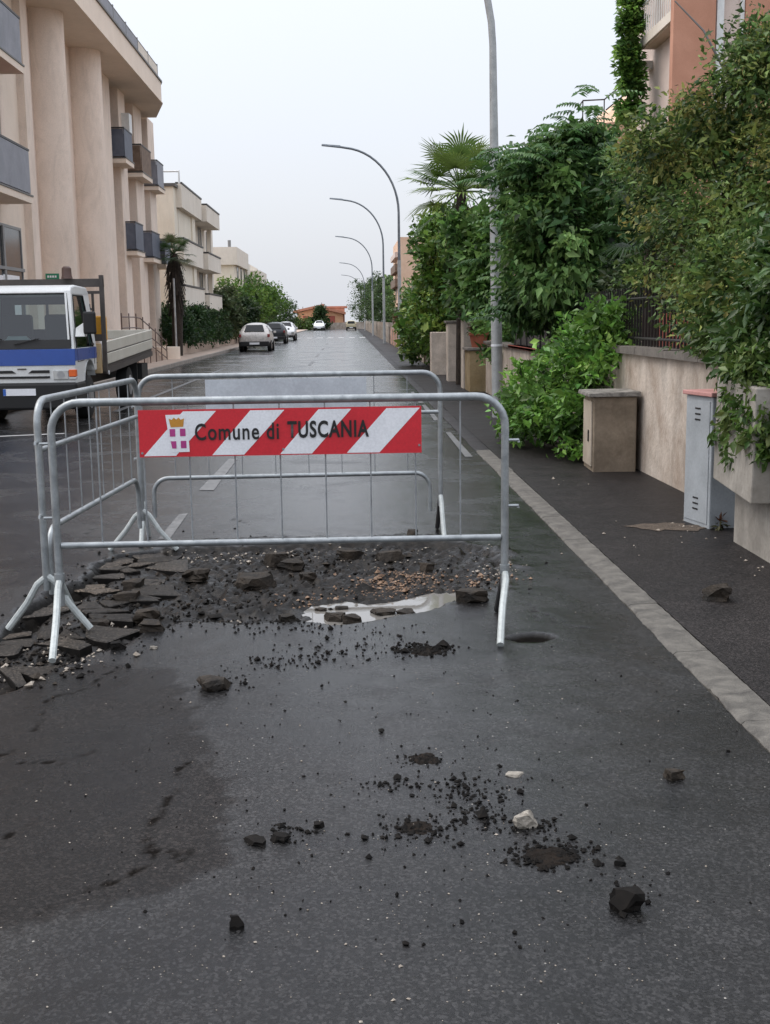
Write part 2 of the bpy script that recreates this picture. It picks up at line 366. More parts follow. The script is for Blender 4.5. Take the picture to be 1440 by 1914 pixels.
PATCH = pix_poly([(-200, 1270), (60, 1250), (180, 1240), (330, 1250), (360, 1330), (400, 1420), (430, 1500), (410, 1560), (420, 1620), (270, 1680), (100, 1720), (-200, 1760)])
RUST = pix_poly([(520, 880), (560, 850), (780, 840), (905, 850), (900, 875), (760, 905), (600, 920)])
PLT = pix_poly([(-40, 1228), (20, 1205), (75, 1150), (130, 1120), (180, 1100), (205, 1062), (225, 1040), (280, 1036), (290, 1058), (245, 1085), (262, 1110), (232, 1135), (195, 1150), (180, 1180), (120, 1195), (70, 1225), (20, 1255), (-40, 1270)])
def polyl(pp): return [np.array(G(u, v)[:2]) for u, v in pp]
CRACKS = [polyl(c) for c in (
    [(-40, 1090), (30, 1075), (90, 1062), (150, 1068), (195, 1055)], [(200, 1050), (150, 1010), (175, 990), (215, 975), (250, 965)],
    [(0, 1420), (60, 1370), (80, 1330), (105, 1300), (140, 1295)], [(0, 1720), (60, 1712), (130, 1672), (250, 1640), (290, 1600), (270, 1560), (300, 1520), (340, 1450), (355, 1420)],
    [(20, 1425), (120, 1425), (180, 1400)], [(270, 1590), (330, 1595), (350, 1600)], [(20, 1570), (60, 1530)],
    [(380, 965), (440, 970), (470, 985)], [(940, 1008), (1000, 998), (1040, 1000)], [(935, 1035), (980, 1045), (1000, 1052)],
    [(960, 1120), (1010, 1140), (1060, 1170), (1120, 1175)], [(1000, 1130), (1005, 1160)], [(150, 1290), (200, 1260), (250, 1240)], [(300, 905), (260, 915), (200, 850), (150, 845)], [(820, 845), (880, 842), (940, 838)])]
def seg_dist(P, L):
    d = np.full(len(P), 1e9)
    for a, b in zip(L[:-1], L[1:]):
        ab = b-a; tt = np.clip(((P-a)@ab)/(ab@ab), 0, 1); d = np.minimum(d, np.hypot(*(P-a-tt[:, None]*ab).T))
    return d
def n2(x, y, s, z=0.): return noise.noise(Vector((x*s, y*s, z)))
def fbm(x, y, s, z=0.): return noise.fractal(Vector((x*s, y*s, z)), 1., 2., 5)

xs = np.unique(np.round(np.concatenate([np.linspace(LK, -2.4, 12), np.arange(-2.4, KX0, .022), [KX0]]), 4))
ys = np.unique(np.round(np.concatenate([np.arange(-4, 2.2, .8), np.arange(2.2, 9.4, .022), np.arange(9.4, 16, .12), np.arange(16, 40, 1.5), np.arange(40, ROAD_END+12, 12)]), 4))
XX, YY = np.meshgrid(xs, ys); P = np.stack([XX.ravel(), YY.ravel()], 1)
nz = np.array([fbm(x, y, 6.) if 2 < y < 12 else 0. for x, y in P])
nz2 = np.array([fbm(x, y, 18., 3.) if 2 < y < 12 else 0. for x, y in P])
dH = sdist(P, HOLE)+nz*.05; dS = sdist(P, SOILP)+nz*.14; dP = sdist(P, PATCH)+nz*.05+nz2*.02; dR = sdist(P, RUST)+nz*.2
dW = sdist(P, PUD)+nz*.015; dL = sdist(P, LEAFH)
st = lambda d, wd: np.clip(d/wd+.5, 0, 1)
smo = lambda t: t*t*(3-2*t)
hole = smo(st(dH-.03, .09)); soil = smo(st(dS, .12)); patch = smo(st(dP+nz2*.03, .06))*.95
z = -.045*hole + hole*(nz*.020+nz2*.016) + soil*(.012+nz2*.014)
wat = smo(st(dW, .10)); z = z*(1-wat)+wat*(-.058+nz2*.004)
plt = smo(st(sdist(P, PLT)+.02, .08)); z = z*(1-plt)+plt*np.maximum(z, -.026+nz2*.01)
leafh = smo(st(dL, .03)); z -= leafh*.025
# the asphalt heaves up towards the break on the left
hv = np.exp(-((P[:, 0]+2.0)/.6)**2-((P[:, 1]-6.9)/1.1)**2); z += hv*.05*(1-hole)
TR = polyl([(-60, 1232), (0, 1218), (60, 1152), (125, 1112), (175, 1096), (198, 1060), (235, 1042), (300, 1033)])
tren = np.clip(1.2-np.abs(seg_dist(P, TR)+nz*.05-.01)/.055, 0, 1); z -= tren*.06
z += np.where((P[:, 1] > 2) & (P[:, 1] < 14), nz*.0025, 0)
film = smo(np.clip(1.15-np.abs((P[:, 0]-.42)/.78), 0, 1))*smo(np.clip((P[:, 1]-2.9)/1.3, 0, 1))*smo(np.clip((15-P[:, 1])/5, 0, 1))*np.clip(.75+nz*.9, 0, 1)*(1-soil)
film = np.maximum(film, smo(np.clip((P[:, 1]-7.6)/3.0, 0, 1))*.85*(1-soil))
crack = np.zeros(len(P))
for L in CRACKS:
    crack = np.maximum(crack, np.clip(1.25-np.abs(seg_dist(P+np.column_stack([nz, nz2])*.05, L)+nz2*.004)/.0095, 0, 1))
crack *= np.clip(.65+nz*1.4, 0, 1)*.75; crack = np.maximum(crack, tren*.9); crack = np.maximum(crack, leafh); z -= crack*.007
fineonly = (P[:, 1] < 9.6)
crack = np.where(fineonly & (P[:, 0] > -2.45), crack, 0)
soila = np.clip(np.maximum(soil*.95, hole*(.55+nz*.5)), 0, 1); soila = np.maximum(soila, leafh); soila = np.maximum(soila, smo(st(dR, .25))*.35)
nx, ny = len(xs), len(ys)
idx = np.arange(nx*ny).reshape(ny, nx)
quads = np.stack([idx[:-1, :-1], idx[:-1, 1:], idx[1:, 1:], idx[1:, :-1]], -1).reshape(-1, 4)
def np_mesh(name, V, Fq, mat, smooth=False):
    me = bpy.data.meshes.new(name); k = Fq.shape[1]
    me.vertices.add(len(V)); me.vertices.foreach_set('co', np.asarray(V, np.float32).ravel())
    me.loops.add(Fq.size); me.loops.foreach_set('vertex_index', Fq.astype(np.int32).ravel())
    me.polygons.add(len(Fq)); me.polygons.foreach_set('loop_start', np.arange(0, Fq.size, k, dtype=np.int32))
    me.update(calc_edges=True); me.materials.append(MT[mat])
    if smooth: me.shade_smooth()
    return me
me = np_mesh('road', np.column_stack([P, z]), quads, 'road', True)
for nme, arr in (('soil', soila), ('patch', patch), ('crack', crack), ('film', film)):
    a = me.attributes.new(nme, 'FLOAT', 'POINT'); a.data.foreach_set('value', arr.astype(np.float32))
road = bpy.data.objects.new('road', me); col.objects.link(road); road['kind'] = 'structure'
RZ = z.reshape(ny, nx)
def rz(x, y):
    i = min(max(np.searchsorted(xs, x)-1, 0), nx-2); j = min(max(np.searchsorted(ys, y)-1, 0), ny-2)
    fx = (x-xs[i])/(xs[i+1]-xs[i]); fy = (y-ys[j])/(ys[j+1]-ys[j])
    return float((RZ[j, i]*(1-fx)+RZ[j, i+1]*fx)*(1-fy)+(RZ[j+1, i]*(1-fx)+RZ[j+1, i+1]*fx)*fy)

# puddle in the hole
pm = MB(); cx_, cy_ = np.mean(PUD, 0)
pp = [(cx_+(x-cx_)*1.12, cy_+(y-cy_)*1.12) for x, y in PUD]
pm.add([(x, y, -.043) for x, y in pp], [tuple(range(len(pp)))]); o = pm.build('puddle', 'water'); o['kind'] = 'structure'
# pavements and kerbs
WZ = .014
wm = MB(); wm.box(KX1, 3.6, -4, 120, -.3, WZ); o = wm.build('pavement', 'walk'); o['kind'] = 'structure'
wm = MB(); wm.box(3.6, 60, -4, 215, -.4, -.02); o = wm.build('garden_ground', 'earth'); o['kind'] = 'structure'
wm = MB(); wm.box(KX1, 3.6, 120.01, 215, -.3, WZ); o = wm.build('pavement', 'walk'); o['kind'] = 'structure'
kb = MB().box(KX0+.012, KX1-.012, -4, 215, -.3, WZ-.012).build('kerb', 'walk'); kb['kind'] = 'structure'
yy = -.5; k = 0
while yy < 60:
    L = 1.0+random.uniform(-.06, .06) if yy < 30 else 3.
    m = MB(); ns = 40 if yy < 14 else 8; bm_v = []
    prof = [(KX0, -.05), (KX0+.004, WZ-.012), (KX0+.02, WZ+.000), (KX1-.01, WZ+.004), (KX1, WZ-.006), (KX1, -.05)]
    for i in range(ns+1):
        y = yy+.002+(L-.004)*i/ns
        for (x, zz) in prof:
            e = (fbm(x, y, 18., 5.)*.006+fbm(x, y, 3., 1.)*.008) if x < KX0+.03 else fbm(x, y, 14., 8.)*.005
            bm_v.append((x+e+(n2(0, yy, 3.)*.008), y, zz+(fbm(x, y, 30., 2.)*.0006 if zz > 0 else 0)+n2(3, yy, 2.)*.002))
    np_ = len(prof)
    fs = [(i*np_+j, i*np_+j+1, (i+1)*np_+j+1, (i+1)*np_+j) for i in range(ns) for j in range(np_-1)]+[tuple(range(np_)), tuple(range(ns*np_, ns*np_+np_))]
    m.add(bm_v, fs); m.build('kerb_stone', 'kerb' if yy < 13.5 else 'walk', kb, smooth=True); yy += L
wm = MB(); wm.box(-40, LK-.12, -4, 215, -.4, .12); o = wm.build('pavement_left', 'pave'); o['kind'] = 'structure'
kb2 = MB().box(LK-.115, LK-.004, -4, 215, -.3, .10).build('kerb_left', 'lkerb'); kb2['kind'] = 'structure'
yy = 20.
while yy < 75:
    bx('kerb_stone', 'lkerb', kb2, LK-.12, LK, yy+.01, yy+1.49, -.1, .125+random.uniform(-.004, .004)); yy += 1.5

def mark(pts, mat='paint', z=.004):
    m = MB(); m.add([(p[0], p[1], z+max(0, 0)) for p in pts], [tuple(range(len(pts)))]); o = m.build('road_marking', mat); o['kind'] = 'structure'; return o
def mpix(pp, mat='paint'): return mark([G(u, v) for u, v in pp], mat)
# centre line dashes, edge line, parking line, far crossing
mpix([(335, 962), (352, 960), (318, 1008), (296, 1008)], 'paint_dim')
mpix([(428, 858), (444, 858), (400, 917), (372, 917)], 'paint_dim')
for y0 in (17.0, 24.5, 33, 42, 52, 64, 78): mark([(-1.45, y0), (-1.33, y0), (-1.33, y0+4.2), (-1.45, y0+4.2)], 'paint_dim')
for y0 in (13.6, 18.6, 20.6, 22.6, 24.6, 34, 36.5, 39, 41.5, 46, 50, 55, 60, 66, 72, 78, 84, 90): mark([(1.34, y0), (1.43, y0), (1.43, y0+(3.0 if y0 < 15 else 1.5)), (1.36, y0+(3.0 if y0 < 15 else 1.4))], 'paint_dim')
mark([(-4.3, 21.5), (-4.18, 21.5), (-4.18, 40), (-4.3, 40)], 'paint_dim')
mark([(-6.2, 16.6), (-4.18, 17.3), (-4.18, 17.45), (-6.2, 16.75)], 'paint')
for i in range(8): mark([(-5.6+i*.95, 104), (-5.1+i*.95, 104), (-5.1+i*.95, 108.5), (-5.6+i*.95, 108.5)], 'paint')
mark([(.75, 35.2), (1.2, 35.2), (1.2, 35.5), (.75, 35.5)], 'paint'); mark([(.55, 26.), (1.1, 26.), (1.1, 26.2), (.55, 26.2)], 'paint_dim')

# cracked plates of asphalt round the left side of the hole
pts = []
x0, x1 = min(p[0] for p in PLT), max(p[0] for p in PLT); y0, y1 = min(p[1] for p in PLT), max(p[1] for p in PLT)
for i in range(4000):
    p = (random.uniform(x0, x1), random.uniform(y0, y1))
    if inside(p, PLT) and all(math.hypot((p[0]-q[0])*1.15, p[1]-q[1]) > random.choice((.09, .13, .19, .27)) for q in pts): pts.append(p)
def clip(poly, a, nrm_):
    o_ = []
    for i in range(len(poly)):
        p, q = poly[i-1], poly[i]; dp = (p-a).dot(nrm_); dq = (q-a).dot(nrm_)
        if dp <= 0: o_.append(p)
        if (dp < 0) != (dq < 0): o_.append(p+(q-p)*(dp/(dp-dq)))
    return o_
for i, p in enumerate(pts):
    p = Vector(p); cell = [p+Vector(d) for d in ((-.24, -.2), (.22, -.22), (.24, .2), (-.2, .22))]
    for j, q in enumerate(pts):
        if i != j and (Vector(q)-p).length < .5:
            q = Vector(q); cell = clip(cell, (p+q)/2, (q-p).normalized())
    if len(cell) < 3 or random.random() < .28: continue
    sk = random.uniform(.87, .96)
    c = sum(cell, Vector((0, 0)))/len(cell)
    cell2 = []
    for kk in range(len(cell)):          # broken edges: midpoints pushed in or out
        a, b = cell[kk-1], cell[kk]
        a_, b_ = c+(a-c)*sk, c+(b-c)*sk
        cell2.append(b_ if False else a_)
        mm = (a_+b_)/2; cell2.append(mm+(mm-c)*random.uniform(-.18, .05))
    tx, ty = random.gauss(0, .035), random.gauss(0, .035); top = -.010+random.uniform(-.008, .003)
    ra_ = random.gauss(0, .22); cell2 = [c+Vector(((q.x-c.x)*math.cos(ra_)-(q.y-c.y)*math.sin(ra_), (q.x-c.x)*math.sin(ra_)+(q.y-c.y)*math.cos(ra_)))*random.uniform(.92, 1.04) for q in cell2]
    m = MB(); nn = len(cell2)
    T = [(q.x, q.y, top+tx*(q.x-c.x)+ty*(q.y-c.y)) for q in cell2]
    Tm = [(c.x+(q.x-c.x)*.9, c.y+(q.y-c.y)*.9, top+.005+tx*(q.x-c.x)+ty*(q.y-c.y)+random.uniform(-.002, .002)) for q in cell2]
    B = [(c.x+(q.x-c.x)*1.03, c.y+(q.y-c.y)*1.03, top-.06) for q in cell2]
    m.add(B+T+Tm, [(k_, (k_+1) % nn, nn+(k_+1) % nn, nn+k_) for k_ in range(nn)]+[(nn+k_, nn+(k_+1) % nn, 2*nn+(k_+1) % nn, 2*nn+k_) for k_ in range(nn)]+[tuple(range(2*nn, 3*nn))])
    so_ = m.build('asphalt_slab', 'slab', road); so_.data.materials.append(MT['crumb'])
    for pl_ in so_.data.polygons: pl_.material_index = 1 if abs(pl_.normal.z) < .5 else 0

# ------------------------------------------------------------------ barriers
def rail_path(L, z0, z1, r):
    return [(-L/2, 0, z0)]+arc((-L/2+r, 0, z1-r), (-1, 0, 0), (0, 0, 1), r, 0, math.pi/2)+arc((L/2-r, 0, z1-r), (0, 0, 1), (1, 0, 0), r, 0, math.pi/2)+[(L/2, 0, z0)]
def foot(root, x, zt, f, b, mat, matb=None, dz=0., ins=0.):
    i_ = -math.copysign(ins, x)
    MB().tube([(x, 0, zt), (x, -.05, zt-.04), (x+i_*.5, -f*.5, zt*.5), (x+i_, -f, .012+dz)], .018, 8).build('foot', mat, root, True, False)
    MB().tube([(x, 0, zt-.01), (x, .05, zt-.05), (x, b*.5, zt*.5), (x, b, .012+dz)], .018, 8).build('foot', matb or mat, root, True, False)
def pins(root, x, zs, L=.07):
    for zz in zs: MB().tube([(x, 0, zz), (x+math.copysign(L, x), 0, zz), (x+math.copysign(L, x), 0, zz-.012)], .008, 6).build('hook', 'galv', root, True, False)
# front barrier
FY = 5.98; FL = 2.30; FXc = -.355
fb = empty('crowd_barrier', (FXc, FY, .0), R_(.3), label='front steel crowd barrier carrying the red and white striped sign', cat='barrier', group='steel barriers round the broken road')
MB().tube(rail_path(FL, .16, 1.205, .15), .0205, 12).build('frame', 'galv', fb, True, False)
MB().tube([(-FL/2+.02, 0, .475), (FL/2-.02, 0, .475)], .0165, 10).build('bottom_rail', 'galv', fb, True, False)
nb = 10
for i in range(1, nb):
    x = -FL/2+FL*i/nb
    MB().tube([(x, 0, .475), (x, 0, 1.19)], .0045, 6).build('bar', 'bar', fb, True, False)
foot(fb, -FL/2, .30, .50, .34, 'foot_w', ins=.065); foot(fb, FL/2, .30, .40, .30, 'foot_w', 'dk_foot', ins=.075)
for x in (-FL/2, FL/2): MB().tube([(x, 0, .28), (x, 0, .33)], .027, 10).build('collar', 'galv', fb, True, False)
pins(fb, FL/2, (.98, .64)); pins(fb, -FL/2, (1.0, .62), .06)
# sign on the front barrier
SW, SH = 1.425, .238; SX = -.348-FXc; SZ = 1.045; SYL = -.032
def sgn(u, v): return (SX-SW/2+(u-65)/1330*SW, SZ+SH/2-(v-55)/212*SH)    # sign drawing coordinates -> local x, z
def sheet(name, polys, mat, parent, y, holes=None):
    m = MB()
    for p in polys: m.add([(a, y, b) for a, b in p], [tuple(range(len(p)))])
    return m.build(name, mat, parent, world=False)
sp_ = MB().box(SX-SW/2, SX+SW/2, SYL, SYL+.004, SZ-SH/2, SZ+SH/2).build('sign_panel', 'red', fb, world=False)
sp_['label'] = 'red and white diagonally striped municipal sign with crest and black lettering'
for a, b, c, d in ((275, 430, 235, 85), (590, 750, 555, 405), (910, 1065, 875, 725), (1230, 1388, 1195, 1040)):
    sheet('white_stripe', [[sgn(a, 63), sgn(b, 63), sgn(c, 262), sgn(d, 262)]], 'white', sp_, SYL-.0015)
sheet('crest_field', [[sgn(193, 78), sgn(283, 76), sgn(286, 120), sgn(296, 120), sgn(300, 245), sgn(214, 246)]], 'white', sp_, SYL-.003)
sheet('crown', [[sgn(208, 94), sgn(222, 100), sgn(232, 90), sgn(243, 99), sgn(254, 90), sgn(264, 100), sgn(280, 94), sgn(274, 132), sgn(216, 133)]], 'gold', sp_, SYL-.0045)
for q in ((210, 141, 236, 175), (258, 140, 284, 174), (213, 196, 239, 229), (260, 195, 286, 228)):
    sheet('shield_quarter', [[sgn(q[0], q[1]), sgn(q[2], q[1]), sgn(q[2], q[3]), sgn(q[0]+(6 if q[1] > 180 and q[0] < 240 else 0), q[3])]], 'magenta', sp_, SYL-.0045)
def lettering(txt, u0, u1, vcap, vbase, off):
    cu = bpy.data.curves.new('txt', 'FONT'); cu.body = txt; cu.offset = off; cu.space_character = 1.12; cu.resolution_u = 4
    to = bpy.data.objects.new('txt', cu); col.objects.link(to)
    dg = bpy.context.evaluated_depsgraph_get(); dg.update()
    tm = bpy.data.meshes.new_from_object(to.evaluated_get(dg)); bpy.data.objects.remove(to)
    co = np.empty(len(tm.vertices)*3, np.float32); tm.vertices.foreach_get('co', co); co = co.reshape(-1, 3)
    mn, mxx = co[:, 0].min(), co[:, 0].max(); zmx = co[:, 1].max()
    (xa, zb), (xb, zt) = sgn(u0, vbase), sgn(u1, vcap)
    new = np.column_stack([xa+(co[:, 0]-mn)/(mxx-mn)*(xb-xa), np.full(len(co), SYL-.006), zb+co[:, 1]/zmx*(zt-zb)])
    tm.vertices.foreach_set('co', new.astype(np.float32).ravel()); tm.update(); tm.materials.clear(); tm.materials.append(MT['black'])
    o = bpy.data.objects.new('lettering', tm); col.objects.link(o); o.parent = sp_
lettering('Comune di', 328, 722, 118, 192, .016); lettering('TUSCANIA', 762, 1146, 113, 187, .028)
for u, v in ((78, 248), (1384, 232), (740, 240)):
    x, zz = sgn(u, v); MB().tube([(x, SYL-.006, zz), (x, SYL+.02, zz)], .006, 8).build('bolt', 'galv', sp_, True, False)

def barrier_b(name, p0, p1, label, zm=.95, zl=.5, sign=None, matb=None):
    p0, p1 = Vector(p0), Vector(p1); L = (p1-p0).length; c = (p0+p1)/2
    r = empty(name, (c.x, c.y, 0), math.atan2(p1.y-p0.y, p1.x-p0.x), label=label, cat='barrier', group='steel barriers round the broken road')
    MB().tube(rail_path(L, .22, 1.21, .13), .0195, 12).build('frame', 'galv', r, True, False)
    MB().tube([(-L/2, 0, zm), (L/2, 0, zm)], .015, 10).build('middle_rail', 'galv', r, True, False)
    ip = rail_path(L-.16, .18, zl, .11)
    MB().tube(ip, .0165, 10).build('inner_rail', 'galv', r, True, False)
    nn = 9
    for i in range(1, nn):
        x = -L/2+L*i/nn
        MB().tube([(x, 0, zl), (x, 0, 1.2)], .0038, 6).build('bar', 'bar', r, True, False)
    foot(r, -L/2, .30, .22, .22, 'foot_w', None); foot(r, L/2, .30, .24, .24, 'foot_w', matb)
    pins(r, -L/2, (1.0, .62), .05)
    return r, L
lb, _ = barrier_b('crowd_barrier', (-1.60, 6.08), (-1.47, 8.22), 'left steel crowd barrier running back from the front one', .955, .53)
bb, BL = barrier_b('crowd_barrier', (-1.52, 8.58), (.67, 8.66), 'rear steel crowd barrier with a bare grey panel under its top rail', .92, .47, matb='dk_foot')
a0 = AY(384, 712, 8.6); a1 = AY(686, 768, 8.6); bx_ = (bb.location.x)
MB().box(a0[0]-bx_, a1[0]-bx_, -.03, -.026, a1[2], a0[2]+.01).build('sign_panel', 'alu', bb, world=False)['label'] = 'plain grey back of a sign panel'

# ------------------------------------------------------------------ loose chunks, stones, crumbs
def chunk_mesh(seed, w, d, h, jit=.16, flat=True):
    r = random.Random(seed); bm = bmesh.new(); bmesh.ops.create_cube(bm, size=1)
    bmesh.ops.subdivide_edges(bm, edges=bm.edges[:], cuts=2, use_grid_fill=True)
    for v in bm.verts:
        p = v.co*2; l = p.length; q = p.lerp(p.normalized()*1.15, .30)
        n_ = noise.noise_vector(q*1.3+Vector((seed*3.1, seed*1.7, 0)))
        v.co = Vector((q.x*w/2, q.y*d/2, q.z*h/2))+Vector((n_.x*w, n_.y*d, n_.z*h*.6))*jit*1.6
    for _ in range(2):
        nn = Vector((r.uniform(-1, 1), r.uniform(-1, 1), r.uniform(-.1, .6))).normalized()
        pc = Vector((nn.x*w*.38, nn.y*d*.38, nn.z*h*.38))
        g = bmesh.ops.bisect_plane(bm, geom=bm.verts[:]+bm.edges[:]+bm.faces[:], plane_co=pc, plane_no=nn, clear_outer=True)
        ed = [e for e in g['geom_cut'] if isinstance(e, bmesh.types.BMEdge)]
        if ed: bmesh.ops.contextual_create(bm, geom=ed)
    bmesh.ops.recalc_face_normals(bm, faces=bm.faces)
    zm = min(v.co.z for v in bm.verts)
    for v in bm.verts: v.co.z -= zm
    me = bpy.data.meshes.new('chunk'); bm.to_mesh(me); bm.free(); return me
def chunk(name, u, v, wpx, hpx, mat, label, cat, group=None, seed=None, rzv=None, sink=.01, depth=.8, ground=None):
    p = G(u, v+hpx*.45); s_ = F/np.linalg.norm(p-OO); wd = wpx/s_; ht = hpx/s_*.85
    zz = rz(p[0], p[1]) if ground is None else ground
    me = chunk_mesh(seed if seed is not None else int(u*7+v), wd*1.05, wd*depth, ht); me.name = name; me.materials.append(MT[mat])
    o = bpy.data.objects.new(name, me); col.objects.link(o); o.location = (p[0], p[1]+wd*depth*.3, zz-sink)
    o.rotation_euler = (random.uniform(-.08, .08), random.uniform(-.08, .08), random.uniform(-.5, .5) if rzv is None else rzv)
    return tag(o, label, cat, group)
GC = 'loose lumps of broken asphalt'
for a in [
    (478, 1076, 66, 32, 'largest flat-topped brown asphalt lump behind the bottom rail'),
    (543, 1046, 42, 26, 'dark asphalt lump just right of two stacked lumps below the sign'),
    (514, 1036, 44, 30, 'dark asphalt lump half hidden behind the front bottom rail'),
    (575, 1068, 26, 20, 'small asphalt lump right of the largest brown lump'),
    (405, 1276, 50, 30, 'lone asphalt lump lying on the road nearest the left front foot'),
    (286, 1170, 42, 22, 'flat dark asphalt lump right of the left barrier feet'),
    (222, 1206, 24, 18, 'small black asphalt lump in front of the left feet'),
    (538, 1149, 26, 22, 'small asphalt lump left of the puddle'),
    (268, 1138, 48, 26, 'flat plate-like asphalt lump on the cracked edge'),
    (625, 1136, 44, 24, 'wide dark lump standing in the left of the puddle'),
    (659, 1140, 32, 26, 'round dark lump standing in the puddle middle'),
    (722, 1127, 42, 18, 'long dark lump at the right edge of the puddle'),
    (758, 1127, 32, 16, 'short dark lump at the puddle edge farthest right'),
    (880, 1114, 58, 26, 'big dark asphalt lump right of the puddle near the right foot'),
    (797, 1050, 22, 20, 'small round lump behind the orange gravel'),
    (364, 1066, 46, 28, 'brownish asphalt lump between the cracked plates and the largest lump'),
    (655, 1026, 40, 22, 'dark lump under the middle of the bottom rail'),
    (731, 1030, 44, 22, 'dark lump behind the gravel under the right part of the rail'),
    (770, 997, 20, 14, 'small lump seen through the bars beyond the bottom rail'),
    (598, 1540, 20, 16, 'small rectangular black lump alone on the foreground road'),
    (1262, 1446, 28, 24, 'pointed dark lump on the road at the right'),
    (1172, 1682, 48, 44, 'big black clod nearest the camera at lower right'),
    (1160, 1612, 18, 16, 'tiny black clod above the big clod at lower right'),
    (478, 1573, 40, 16, 'long thin black clod in the left foreground'),
    (520, 1566, 34, 18, 'black clod touching the long thin clod in the foreground'),
    (443, 1722, 24, 30, 'upright black charred lump in the near left foreground'),
    (640, 1120, 26, 14, 'small dark lump at the back of the puddle'),
    (600, 1122, 20, 14, 'tiny dark lump at the left tip of the puddle'),
    (250, 1085, 40, 24, 'asphalt lump upturned among the cracked plates'),
    (238, 1108, 46, 22, 'brown flat lump lying on the cracked plates'),
    (176, 1158, 40, 18, 'flat piece of asphalt between the left barrier feet')]:
    chunk('asphalt_lump', *a[:4], 'crumb' if 'black' in a[4] else 'chunk', a[4], 'rubble', GC)
chunk('asphalt_lump', 1342, 1113, 46, 34, 'chunk', 'dark asphalt lump lying alone on the pavement', 'rubble', GC, ground=WZ)
chunk('stone', 985, 1531, 40, 34, 'pale', 'pale grey-brown stone standing on the foreground road', 'stone', depth=.7)
chunk('stone', 965, 1447, 30, 9, 'pale', 'small flat pale stone behind the bigger pale stone', 'stone')
chunk('cigarette_end', 288, 1209, 13, 8, 'pale', 'tiny yellowish scrap near the left barrier foot', 'litter')

def scatter(name, specs, mat, label, cat, base=None, gz=None):
    """many tiny crumbs in one object: specs = list of (u, v, su, sv, n, size)"""
    V = []; Fc = []
    octv = np.array([(1, 0, 0), (-1, 0, 0), (0, 1, 0), (0, -1, 0), (0, 0, 1), (0, 0, -1)], float)
    octf = [(0, 2, 4), (2, 1, 4), (1, 3, 4), (3, 0, 4), (2, 0, 5), (1, 2, 5), (3, 1, 5), (0, 3, 5)]
    for (u, v, su, sv, n, s0) in specs:
        for _ in range(n):
            p = G(random.gauss(u, su), random.gauss(v, sv))
            if not (LK < p[0] < KX0-.02 or gz is not None) or p[1] < 2: continue
            s_ = s0*.8*math.exp(random.gauss(0, .5)); q = octv*np.array([s_*random.uniform(.7, 1.3), s_*random.uniform(.7, 1.3), s_*random.uniform(.5, .9)])
            a = random.uniform(0, 6.28); ca, sa = math.cos(a), math.sin(a)
            q = q+rng.normal(0, s_*.15, q.shape)
            q = np.column_stack([q[:, 0]*ca-q[:, 1]*sa, q[:, 0]*sa+q[:, 1]*ca, q[:, 2]])
            zz = rz(p[0], p[1]) if gz is None else gz
            o_ = len(V); V += [tuple(r+np.array([p[0], p[1], zz+s_*.35])) for r in q]; Fc += [tuple(i+o_ for i in t_) for t_ in octf]
    m = bpy.data.meshes.new(name); m.from_pydata(V, [], Fc); m.materials.append(MT[mat])
    o = bpy.data.objects.new(name, m); col.objects.link(o); return tag(o, label, cat, None, 'stuff')
scatter('tar_crumbs', [(790, 1215, 28, 6, 260, .008), (620, 1225, 60, 10, 90, .007), (690, 1195, 60, 16, 70, .006), (640, 1170, 60, 10, 50, .006), (520, 1240, 40, 6, 40, .006),
    (870, 1480, 45, 22, 150, .006), (900, 1520, 30, 20, 100, .006), (790, 1420, 26, 6, 90, .006), (1040, 1600, 42, 14, 240, .006), (780, 1550, 34, 12, 120, .006), (725, 1470, 28, 10, 40, .006),
    (545, 1555, 20, 10, 45, .006), (1000, 1545, 30, 10, 60, .006), (800, 1600, 260, 90, 110, .005), (900, 1350, 300, 70, 90, .005), (450, 1100, 120, 30, 330, .009), (380, 1150, 80, 14, 200, .008), (600, 1050, 160, 20, 260, .009),
    (430, 1275, 30, 12, 50, .006), (500, 1240, 20, 5, 30, .006), (520, 1170, 60, 12, 80, .008), (180, 1180, 60, 30, 260, .009), (200, 1110, 40, 25, 200, .010), (70, 1230, 50, 22, 200, .010), (1175, 1660, 30, 20, 30, .006), (900, 1090, 40, 14, 80, .007), (650, 1400, 300, 200, 160, .004)],
    'crumb', 'black tar crumbs strewn over the wet road', 'crumbs')
scatter('asphalt_fragments', [(170, 1140, 60, 32, 60, .013), (60, 1240, 45, 22, 50, .014), (270, 1090, 40, 25, 40, .013), (430, 1090, 90, 30, 70, .012), (650, 1040, 140, 14, 70, .014)], 'chunk', 'small brown asphalt fragments lying among the cracked plates', 'rubble')
scatter('gravel', [(735, 1085, 40, 11, 700, .0062), (770, 1068, 30, 6, 220, .006), (600, 1110, 60, 10, 70, .008), (890, 1078, 45, 12, 110, .008)], 'gravel', 'orange-brown gravel heap behind the puddle', 'gravel')
scatter('pale_grit', [(930, 1062, 22, 10, 80, .008), (640, 1035, 130, 10, 170, .008), (400, 1035, 60, 5, 70, .009), (130, 1215, 50, 16, 90, .008), (200, 1150, 40, 20, 70, .009), (60, 1250, 40, 16, 60, .009), (430, 1155, 26, 5, 26, .008), (700, 1700, 420, 130, 420, .0022), (760, 1400, 420, 120, 200, .0022)], 'grit', 'pale grit scattered among the broken asphalt', 'grit')
